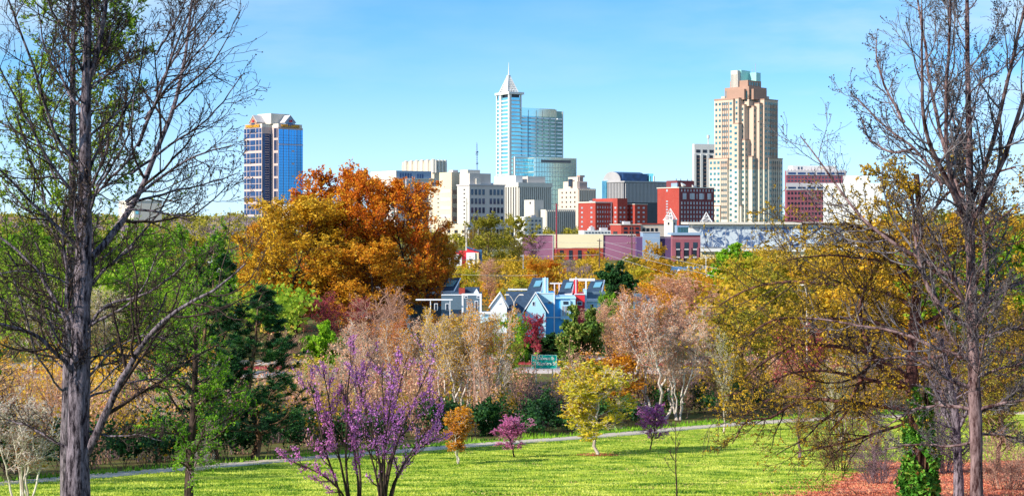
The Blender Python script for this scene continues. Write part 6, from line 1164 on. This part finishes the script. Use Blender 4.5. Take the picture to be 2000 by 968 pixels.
 ('multi1', 640, 148, 700, 90, None, B_PALE, 'bare_tree', 'thin white stems left of the open redbud'),
 ('multi0', 130, 118, 730, 120, 'amber', B_PALE, 'bare_tree', 'orange-tipped pale stems behind the big left trunk base'),
 ('thicket0', 1640, 98, 770, 120, 'bronze', B_BROWN, 'bare_tree', 'tangled brown bush under the gnarled oak limb, left of the ivy trunk'),
 ('airy1', 1700, 92, 700, 150, 'bronze', B_PURPLE, 'bare_tree', 'thin bronze-tipped small tree close left of the ivy trunk'),
 ('thicket1', 1720, 84, 830, 130, None, B_PURPLE, 'bare_tree', 'low twiggy brush at the left foot of the ivy trunk'),
 ('thicket0', 1840, 96, 760, 150, None, B_PURPLE, 'bare_tree', 'twiggy brush between the ivy trunk and the straight bare trunk'),
 ('airy2', 1955, 100, 700, 160, 'olive', B_BROWN, 'bare_tree', 'olive-tipped small tree right of the straight bare trunk'),
 ('thicket1', 1960, 78, 820, 160, None, B_PINK, 'bare_tree', 'brown low brush on the red bank at the bottom right corner'),
 ('airy0', 1560, 112, 735, 90, 'bronze', B_PURPLE, 'bare_tree', 'thin bronze-tipped sapling tree on the lawn below the left oak limbs'),
 ('thicket0', 260, 150, 700, 1.2, None, B_PURPLE, 'bare_tree', 'grey thicket right of the left trunk behind the path'),
 ('thicket1', 330, 140, 720, 1.2, None, B_PALE, 'bare_tree', 'pale thicket under the small green-leaved tree'),
 ('thicket0', 60, 130, 700, 1.3, None, B_PINK, 'bare_tree', 'pinkish thicket below the yellow field at the left edge'),
 ('thicket1', 210, 130, 760, 1.1, None, B_PINK, 'bare_tree', 'reddish-brown thicket just right of the left trunk near the path'),
 ('bare2', 450, 145, 700, 1.1, None, B_PALE, 'bare_tree', 'pale bare tree behind the lower pine branches'),
]
for k, px, D, top, w_, leaf, bk, nm, lb in T: plant(PR[k], nm, lb, 'tree', px, D, top, w_, leaf, bk, crown='needles' if 'pine' in k else 'crown')

# ---------------------------------------------------------------- masses nobody could count
def wood(name, label, n, xr, yr, hr, rr, leafm, ls, per, seed, twigs=6, bark=None, cat='woodland', pxr=None):
    rng = np.random.default_rng(seed); y = yr[0] + (yr[1] - yr[0]) * rng.random(n); x = (xr[0] + (xr[1] - xr[0]) * rng.random(n) - 1000) / F * y
    if pxr is not None: k = pxr(x, y, rng); x, y = x[k], y[k]; n = len(x)
    z = np.interp(y, PR_Y, PR_Z); h = hr[0] + (hr[1] - hr[0]) * rng.random(n); r = rr[0] + (rr[1] - rr[0]) * rng.random(n)
    o = tag(empty(name, (0, float(y.mean()), 0)), label, cat, None, 'stuff'); org = np.array([0, y.mean(), 0])
    # clumps inside each crown
    nc = 12; d = nrm(rng.normal(size=(n, nc, 3))); d[..., 2] = d[..., 2] * .8 + .1; C = np.stack([x, y, z + h * .6], -1)[:, None] + d * (rng.random((n, nc, 1)) ** .4) * np.stack([r, r, h * .38], -1)[:, None]
    q = max(1, per // nc); Lf = (C[:, :, None] + rng.normal(size=(n, nc, q, 3)) * (r[:, None, None, None] * .2)).reshape(-1, 3)
    if per: link('foliage', quadmesh('foliage', *leafq(Lf - org, ls, rng, .7)), o, LM[leafm])
    if twigs:
        m = twigs; B0 = np.repeat(np.stack([x, y, z], -1), m, 0); B0[:, :2] += rng.normal(size=(len(B0), 2)) * np.repeat(r, m)[:, None] * .25
        top = C[:, rng.permutation(nc)[:m]].reshape(-1, 3) if m <= nc else B0 + np.array([0, 0, 1.]) * np.repeat(h, m)[:, None] * (.6 + .5 * rng.random((len(B0), 1))) + rng.normal(size=B0.shape) * np.repeat(r, m)[:, None] * np.array([.5, .5, .1])
        t = np.linspace(0, 1, 6)[None, :, None]; P = B0[:, None] * (1 - t) + top[:, None] * t + np.cumsum(rng.normal(size=(len(B0), 6, 3)), 1) * np.repeat(r, m)[:, None, None] * .05; Rr = np.repeat(h, m)[:, None] * .006 * np.linspace(1, .3, 6)[None]
        A, AR = grow(P, Rr, 5, rng, .3, 1, 40, 12, .35, .7, n=4, up=.1, wander=.15)
        link('stems', quadmesh('stems', *cat_mesh([tubes(P - org, Rr, 4), tubes(A - org, np.maximum(AR, Rr[:1].mean() * .25), 3)]), True), o, bark or B_PURPLE)
    return o
behind = lambda a, b_: (lambda x, y, rng: (y > path_y(x) + a) & (y < path_y(x) + b_) & ((a < 10) | (np.abs(x / y * F - 68) > 34)))
wood('undergrowth', 'dark green ivy and holly undergrowth lining the far side of the path', 1000, (-60, 1500), (80, 190), (1.6, 4.2), (.9, 1.9), 'dark', .13, 420, 41, 4, B_DARK, 'undergrowth', behind(6.5, 15))
wood('undergrowth', 'brown-olive scrub behind the dark undergrowth along the whole wood edge', 620, (-60, 2050), (95, 205), (2.5, 5.5), (1.4, 2.6), 'bronze', .14, 150, 42, 11, B_PURPLE, 'undergrowth', behind(13, 40))
wood('undergrowth', 'pinkish-tan twiggy scrub in the middle of the wood belt', 330, (-60, 2050), (95, 205), (4, 9.5), (1.4, 2.6), 'salmon', .10, 190, 43, 12, B_PINK, 'undergrowth', behind(12, 46))
wood('undergrowth', 'olive bushes filling the gaps in front of and between the houses', 90, (250, 1500), (285, 420), (4, 8), (3, 5), 'amber', .24, 420, 44, 3, None, 'undergrowth', lambda x, y, r: (y > 305) | (x < -38) | (x > 22))
wood('undergrowth', 'low dark shrubs at the foot of the houses', 40, (760, 1240), (244, 256), (1.5, 3.0), (1.5, 2.5), 'dark', .2, 300, 45, 0, None, 'undergrowth')
wood('woodland', 'mixed green and brown trees covering the valley at left', 170, (-80, 560), (230, 620), (9, 14), (4, 6.5), 'spring', .42, 480, 46, 5, B_BROWN)
wood('woodland', 'brown and violet bare treetops covering the far left hillside', 230, (-100, 620), (620, 1300), (10, 16), (6, 9), 'lilac', .55, 110, 47, 14, B_PURPLE)
wood('woodland', 'olive treetops mixed into the far left hillside', 130, (-100, 620), (560, 1350), (10, 15), (6, 9), 'olive', .8, 380, 48, 3)
wood('woodland', 'olive and gold trees covering the slope between houses and downtown', 150, (820, 1700), (390, 560), (4, 8), (3.5, 6), 'bronze', .34, 460, 49, 4)
wood('woodland', 'bronze trees on the valley floor behind the golden oak at right', 160, (1400, 2100), (200, 560), (7, 13), (4, 6), 'bronze', .36, 460, 50, 6)
wood('woodland', 'street trees at the foot of the downtown buildings', 120, (440, 1500), (860, 1340), (5, 9), (5, 8), 'olive', .7, 320, 51, 4)
wood('woodland', 'thin line of distant treetops on the horizon', 420, (-200, 2200), (1700, 3600), (13, 19), (12, 22), 'olive', 1.8, 160, 52, 0)
wood('woodland', 'straw-coloured reeds and saplings in and around the yellow field at left', 150, (-60, 420), (140, 235), (2, 4.5), (1.5, 3), 'gold', .16, 130, 53, 10, B_PALE)
